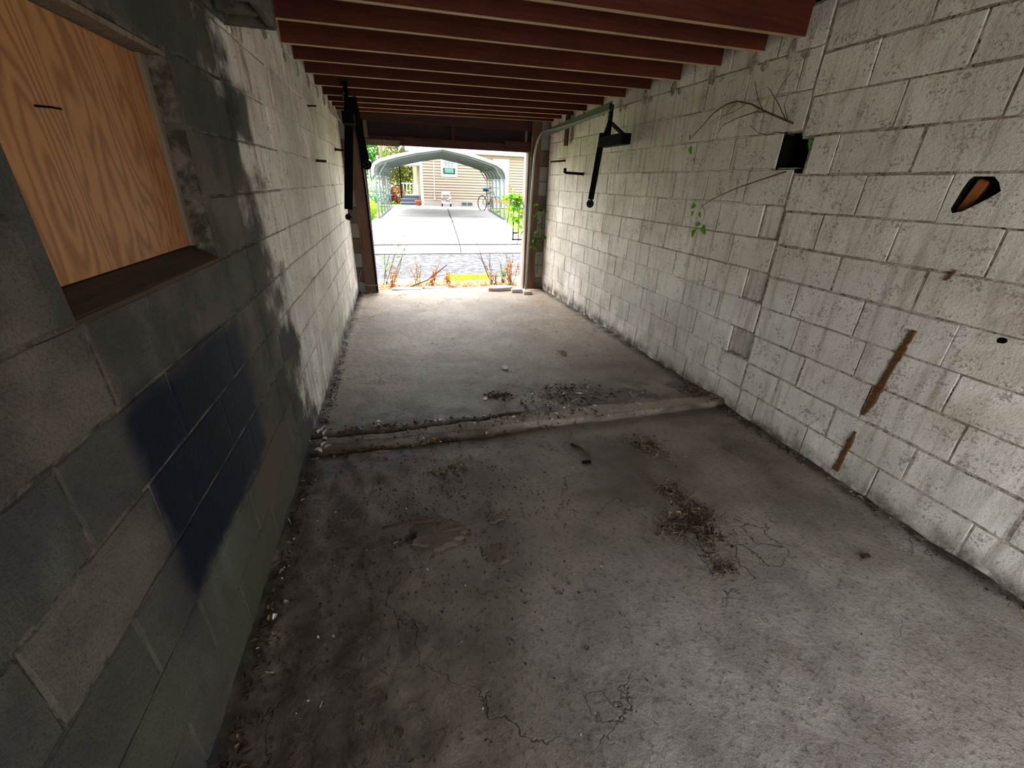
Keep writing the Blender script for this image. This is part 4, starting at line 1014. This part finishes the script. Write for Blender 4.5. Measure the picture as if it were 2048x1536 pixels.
weed((1.85, 7.4, -.1), .9, (-.45, 0), 3, 2, 'tanleaf', 'bare twigs slanting left over the white driveway', 28, .04, .004)
weed((1.9, 7.25, -.1), .6, (.02, 0), 5, 7, 'green', 'thorny twig clump with few green leaves near the right post', 29, .045, .006)
weed((2.0, 7.15, -.1), .5, (.0, 0), 6, 18, 'dryleaf', 'dense dry orange weed beside the right post', 30, .06)
weed((1.7, 7.15, -.1), .32, (.1, 0), 6, 16, 'tanleaf', 'low tan dried weed in front of the bare twigs', 31, .055)
weed((2.08, 7.35, -.1), .8, (.0, 0), 3, 10, 'tanleaf', 'tall dry weed against the right post', 32, .05)
gp = MB(); q = random.Random(5)
for _ in range(420):
    p = (q.uniform(1.0, 1.75), q.uniform(7.55, 7.95), -.11); gp.leaf(p, (q.uniform(-.5, .5), q.uniform(-.4, .4), 1), (0, -1, .2), q.uniform(.05, .12), .012)
o = gp.build('grass_tuft', M['lime']); tag(o, 'patch of short yellow-green grass at the alley edge', 'grass', None, 'stuff')
ll = MB(); q = random.Random(6)
for _ in range(1500):
    x = q.uniform(-.2, 2.12); y = 6.98 + abs(q.gauss(0, .28)); 
    if y > 7.9: continue
    ll.leaf((x, y, -.10 + q.uniform(0, .035)), (q.uniform(-1, 1), q.uniform(-1, 1), q.uniform(-.2, .4)), (q.uniform(-.4, .4), q.uniform(-.6, .2), 1), q.uniform(.03, .075), q.uniform(.02, .04), q.choice((0, 0, 1, 1, 1)))
o = ll.build('leaf_litter', [M['dryleaf'], M['tanleaf']]); tag(o, 'layer of fallen orange and tan leaves across the threshold', 'leaves', None, 'stuff')
o = MB().tube([(0, 0, 0), (.3, -.04, .12), (.62, -.05, .36)], [.011, .01, .007], 6).build('fallen_branch', M['twig'], None, True, (.28, 7.05, -.06)); tag(o, 'dark bent branch lying slantwise on the leaves at the threshold', 'branch')
def rock(p, s, label, mat='stone', seed=0, cat='stone'):
    bm = bmesh.new(); bmesh.ops.create_icosphere(bm, subdivisions=2, radius=1)
    q = Vector((seed * 3.1, seed * 1.7, 0))
    for v in bm.verts: v.co = v.co * (1 + .35 * noise.noise(v.co * 1.3 + q)); v.co.x *= s[0]; v.co.y *= s[1]; v.co.z = max(v.co.z, -.6) * s[2]
    me = bpy.data.meshes.new('stone'); bm.to_mesh(me); bm.free(); me.materials.append(M[mat]); o = link('stone', me, None, p); tag(o, label, cat); return o
def slab(p, outline, th, label, rz=0):
    mb = MB(); mb.prism(outline, 2, 0, th); o = mb.build('concrete_chunk', M['stone'], None, False, p); o.rotation_euler = (R.uniform(-.03, .03), R.uniform(-.03, .03), rz); tag(o, label, 'rubble')
    b = o.modifiers.new('bevel', 'BEVEL'); b.width = .008; return o
slab((1.70, 6.70, fl(1.7, 6.6) + .002), [(-.2, -.09), (-.05, -.13), (.16, -.10), (.22, .0), (.12, .1), (-.12, .1), (-.22, .02)], .05, 'largest flat concrete chunk on the threshold near the right post')
slab((1.93, 6.50, fl(1.9, 6.5) + .002), [(-.09, -.05), (.08, -.06), (.1, .02), (.02, .06), (-.08, .04)], .05, 'medium concrete chunk beside the largest flat one')
slab((2.06, 6.34, fl(2.06, 6.34) + .002), [(-.07, -.05), (.06, -.05), (.08, .03), (-.05, .05)], .045, 'smallest concrete chunk nearest the right wall corner')
slab((.25, 6.98, -.10), [(-.25, -.08), (.2, -.1), (.26, .05), (-.2, .1)], .05, 'flat concrete chunk under the leaves left of centre')
slab((.72, 7.02, -.10), [(-.2, -.06), (.18, -.08), (.2, .06), (-.18, .07)], .045, 'flat concrete chunk under the leaves at the middle')
rock((1.35, 7.45, -.10), (.09, .07, .05), 'pale stone at the front of the grass patch', 'stone', 4)
# vine on the right post
pv = empty('climbing_vine', (2.14, 6.98, 1.0)); tag(pv, 'leafy green vine hanging around the right door post', 'vine'); V1 = Vector((2.14, 6.98, 1.0)); q = random.Random(11)
lm = {}
for mname in ('green', 'lime'): lm[mname] = [MB().leaf((0, 0, 0), (1, 0, -.2), (0, -.3, 1), .085, .07).mesh('leaf', [M[mname]]), MB().leaf((0, 0, 0), (1, 0, -.4), (0, .2, 1), .06, .05).mesh('leaf', [M[mname]])]
def pleaf(x, y, z, mname):
    o = link('leaf', q.choice(lm[mname]), pv, Vector((x, y, z)) - V1); o.rotation_euler = (q.uniform(-1.2, .6), q.uniform(-.6, .6), q.uniform(0, 2 * PI)); s = q.uniform(.7, 1.3); o.scale = (s, s, s)
for _ in range(190):
    s = q.random(); x = 2.16 - .30 * (1 - s) ** .8 * q.uniform(.1, 1.1); y = 7.14 + q.uniform(-.10, .14); z = 1.33 - .04 * s - q.random() ** 1.6 * .62 * (.35 + .65 * s) + .06 * s
    pleaf(x, y, z, 'lime' if q.random() < .35 else 'green')
for _ in range(26): pleaf(2.2 + q.uniform(0, .14), 6.68 + q.uniform(-.05, .03), q.uniform(.55, 1.25), 'green')
for _ in range(8): pleaf(2.3 + q.uniform(-.02, .06), 6.64, q.uniform(.2, .8), 'green')
for pts in ([(2.3, 6.66, -.08), (2.25, 6.66, .5), (2.18, 6.68, .95), (2.08, 6.95, 1.3), (1.92, 7.0, 1.22), (1.88, 7.02, .9)], [(2.18, 6.7, .95), (2.12, 6.95, .8), (2.05, 7, .6)], [(2.25, 6.66, .5), (2.31, 6.63, .9), (2.38, 6.6, 1.2)], [(2.31, 6.64, .2), (2.35, 6.62, .7), (2.33, 6.62, 1.1)]):
    MB().tube([Vector(p) - V1 for p in pts], .006, 5).build('stem', M['vine'], pv, True)
# loose wire at the foot of the left post
mb = MB(); mb.tube([(-.40, 6.66, .28), (-.45, 6.62, .16), (-.40, 6.6, .10), (-.30, 6.6, .085), (-.2, 6.62, .08), (.02, 6.8, .06)], .004, 5); mb.tube([(-.42, 6.62, .13), (-.44, 6.58, .0), (-.40, 6.56, -.05)], .004, 5); mb.tube([(-.44, 6.56, -.03), (-.38, 6.54, .02), (-.30, 6.54, .0), (-.28, 6.54, -.05)], .004, 5)
o = mb.build('loose_wire', M['tarp'], None, True); tag(o, 'pale wire looping around the foot of the left door post', 'wire')

# ------------------------------------------------------------------ debris on the floor
rock((.93, 3.42, fl(.93, 3.42) + .008), (.03, .022, .02), 'pale pebble lying alone on the far floor', 'white_scrap', 2)
rock((.62, 2.83, fl(.62, 2.83) + .006), (.018, .014, .012), 'small white pebble by the dry leaf clump', 'white_scrap', 6)
rock((-.16, 2.62, fl(-.16, 2.62) + .006), (.014, .012, .01), 'tiny white pebble behind the left end of the ridge', 'white_scrap', 7)
o = MB().tube([(-.03, .07, 0), (.0, .02, .004), (.035, -.06, 0)], .008, 6).build('stick', M['twig'], None, True, (1.06, 2.03, fl(1.06, 2.03) + .008)); tag(o, 'short brown stick lying in front of the ridge', 'stick')
o = MB().tube([(-.14, .0, 0), (-.04, .005, .006), (.06, -.005, .004), (.14, .01, 0)], .006, 6).build('stick', M['twig'], None, True, (.0, 1.61, fl(0, 1.6) + .02)); tag(o, 'thin twig in the soil on the left of the near floor', 'stick')
o = MB().prism([(-.03, -.012), (.028, -.016), (.034, .008), (-.02, .014)], 2, 0, .006).build('chip', M['black'], None, False, (1.04, 1.9, fl(1.04, 1.9) + .004)); tag(o, 'small black chip near the short stick', 'chip')
o = MB().prism([(-.02, -.01), (.02, -.012), (.026, .008), (-.016, .01)], 2, 0, .01).build('chip', M['browndebris'], None, False, (2.0, .93, fl(2, .93) + .003)); tag(o, 'dark chip on the near right floor', 'chip')
def flake(p, rx, ry, seed, label, mat='crust', th=.004):
    q = random.Random(seed); n = 26; pts = []
    for k in range(n):
        a = 2 * PI * k / n; r_ = 1 + .45 * noise.noise(Vector((math.cos(a) * 1.4, math.sin(a) * 1.4, seed))) + q.uniform(-.16, .16)
        pts.append((rx * r_ * math.cos(a), ry * r_ * math.sin(a)))
    mb = MB(); mb.v = [(0, 0, th * 1.2)] + [(x * .8, y * .8, th * q.uniform(.6, 1.2)) for x, y in pts] + [(x, y, -.004) for x, y in pts]
    for k in range(n):
        l = (k + 1) % n; mb.f += [(0, 1 + k, 1 + l), (1 + k, 1 + n + k, 1 + n + l, 1 + l)]
    mb.m = [0] * len(mb.f); o = mb.build('flake', M[mat], None, False, (p[0], p[1], fl(*p) + .002)); tag(o, label, 'flake')
flake((.35, 1.36), .075, .06, 3, 'pale crusty flake stuck on the near floor')
flake((.10, 1.52), .15, .09, 5, 'broad tan crust of old concrete beside the thin twig', 'crust', .012)
flake((.40, 1.58), .06, .035, 8, 'small faint crust patch behind the pale flake', 'crust', .003)
for i, (p, lab) in enumerate([((-.47, 2.36), 'white paper scrap against left wall at the ridge end'), ((-.50, 2.46), 'white scrap in the corner behind the ridge at left wall')]):
    mb = MB()
    for k in range(4): mb.leaf((R.uniform(-.02, .02), R.uniform(-.02, .02), .01 * k), (R.uniform(-1, 1), R.uniform(-1, 1), .3), (0, .2, 1), .05, .03)
    o = mb.build('scrap', M['white_scrap'], None, False, (p[0], p[1], fl(*p) + .015)); tag(o, lab, 'scrap')
mb = MB(); q = random.Random(8)
for _ in range(14): mb.leaf((q.uniform(-.04, .04), q.uniform(-.04, .04), q.uniform(0, .02)), (q.uniform(-1, 1), q.uniform(-1, 1), .2), (0, -.2, 1), .04, .02)
o = mb.build('leaf_clump', M['straw'], None, False, (1.6, 3.66, fl(1.6, 3.66) + .004)); tag(o, 'small yellowish clump of dry leaves on the far floor', 'leaves', None, 'stuff')
def scatter(name, regions, n, mats, label, seed, size=(.012, .04), tw=.35):
    mb = MB(); q = random.Random(seed)
    for _ in range(n):
        x0, y0, sx, sy = q.choice(regions); x = q.gauss(x0, sx); y = q.gauss(y0, sy)
        if not (-.6 + .0233 * y < x < 2.39 and .2 < y < 6.7): continue
        z = fl(x, y) + .003; L = q.uniform(*size); a = q.uniform(0, 2 * PI); d = Vector((math.cos(a), math.sin(a), q.uniform(-.05, .35)))
        k = q.randrange(len(mats))
        if q.random() < tw: mb.tube([(x, y, z), Vector((x, y, z + .003)) + d * L * 1.6], .0014, 3, k)
        elif q.random() < .5: mb.leaf((x, y, z + .003), d, (q.uniform(-.4, .4), q.uniform(-.6, .1), 1), L, L * .5, k)
        else:
            s = L * .16; mb.box((x - s, y - s * .7, z - .002), (x + s, y + s * .7, z + s), k, Matrix.Rotation(a, 3, 'Z'))
    um = sorted(set(mats)); mb.m = [um.index(mats[i]) for i in mb.m]; o = mb.build(name, [M[m] for m in um]); tag(o, label, 'debris', None, 'stuff'); return o
scatter('ridge_debris', [(1.15, 2.72, .22, .1), (1.4, 2.66, .2, .07), (.3, 2.5, .35, .04), (-.2, 2.52, .2, .03), (.75, 2.85, .05, .04), (1.3, 2.85, .12, .08), (.0, 2.33, .3, .03), (.9, 2.42, .3, .06)], 900, ['browndebris'] * 9 + ['straw'] * 3 + ['white_scrap'], 'dark leaf crumbs and twigs piled along the floor ridge', 41, (.01, .045))
scatter('wall_foot_debris', [(-.55, 2.3, .02, .3), (-.55, 1.8, .03, .4), (-.55, 1.1, .03, .3), (-.5, 3.2, .02, .6)], 700, ['browndebris'] * 22 + ['straw'] * 3 + ['white_scrap'], 'soil crumbs and bits along the foot of left wall', 42, (.01, .035))
scatter('wall_foot_debris', [(2.37, 2.3, .03, .3), (2.38, 1.6, .02, .4), (2.38, 3.2, .02, .8), (2.38, 1.0, .015, .4), (2.3, 2.55, .06, .08)], 700, ['browndebris', 'browndebris', 'browndebris', 'straw'], 'soil crumbs and dead leaves along the foot of right wall', 43, (.01, .035))
scatter('straw_pile', [(1.28, 1.30, .09, .04), (1.4, 1.33, .06, .04), (1.36, 1.22, .05, .05)], 520, ['browndebris', 'browndebris', 'straw'], 'matted pile of dead straw on the middle of the near floor', 44, (.01, .035), .75)
scatter('straw_pile', [(1.42, 1.45, .03, .07), (1.38, 1.55, .03, .04)], 160, ['browndebris', 'straw'], 'thin straggle of straw behind the matted pile', 45, (.012, .045), .8)
scatter('straw_pile', [(1.47, 2.0, .06, .06), (1.55, 1.95, .05, .08)], 160, ['browndebris', 'straw'], 'wisps of straw behind, below the ridge near right wall', 46, (.012, .04), .7)
scatter('straw_pile', [(1.31, 1.03, .035, .02)], 150, ['browndebris', 'browndebris', 'straw'], 'small round tuft of straw nearest the viewer', 47, (.008, .02), .75)
scatter('leaf_clump', [(.30, 2.06, .05, .04), (.2, 2.0, .04, .02)], 60, ['browndebris', 'straw'], 'little heap of dark leaf crumbs in front of the ridge', 48, (.015, .04))
scatter('leaf_clump', [(.73, 2.86, .04, .02)], 40, ['browndebris', 'straw'], 'curled dry leaves behind the ridge', 49, (.02, .05), .2)
scatter('floor_crumbs', [(.9, 1.3, .7, .5), (.9, 3.5, .7, .8), (.0, 1.4, .3, .5)], 420, ['browndebris'] * 5 + ['straw', 'white_scrap'], 'scattered grit and pale specks over the floor', 50, (.004, .016), .2)
scatter('soil_crumbs', [(-.2, 1.5, .25, .5), (.1, 1.9, .3, .25), (-.35, 1.1, .15, .4), (.3, 1.5, .3, .3)], 1100, ['soil'] * 6 + ['browndebris'], 'crumbly dark soil spread over the left of the near floor', 51, (.006, .024), .08)
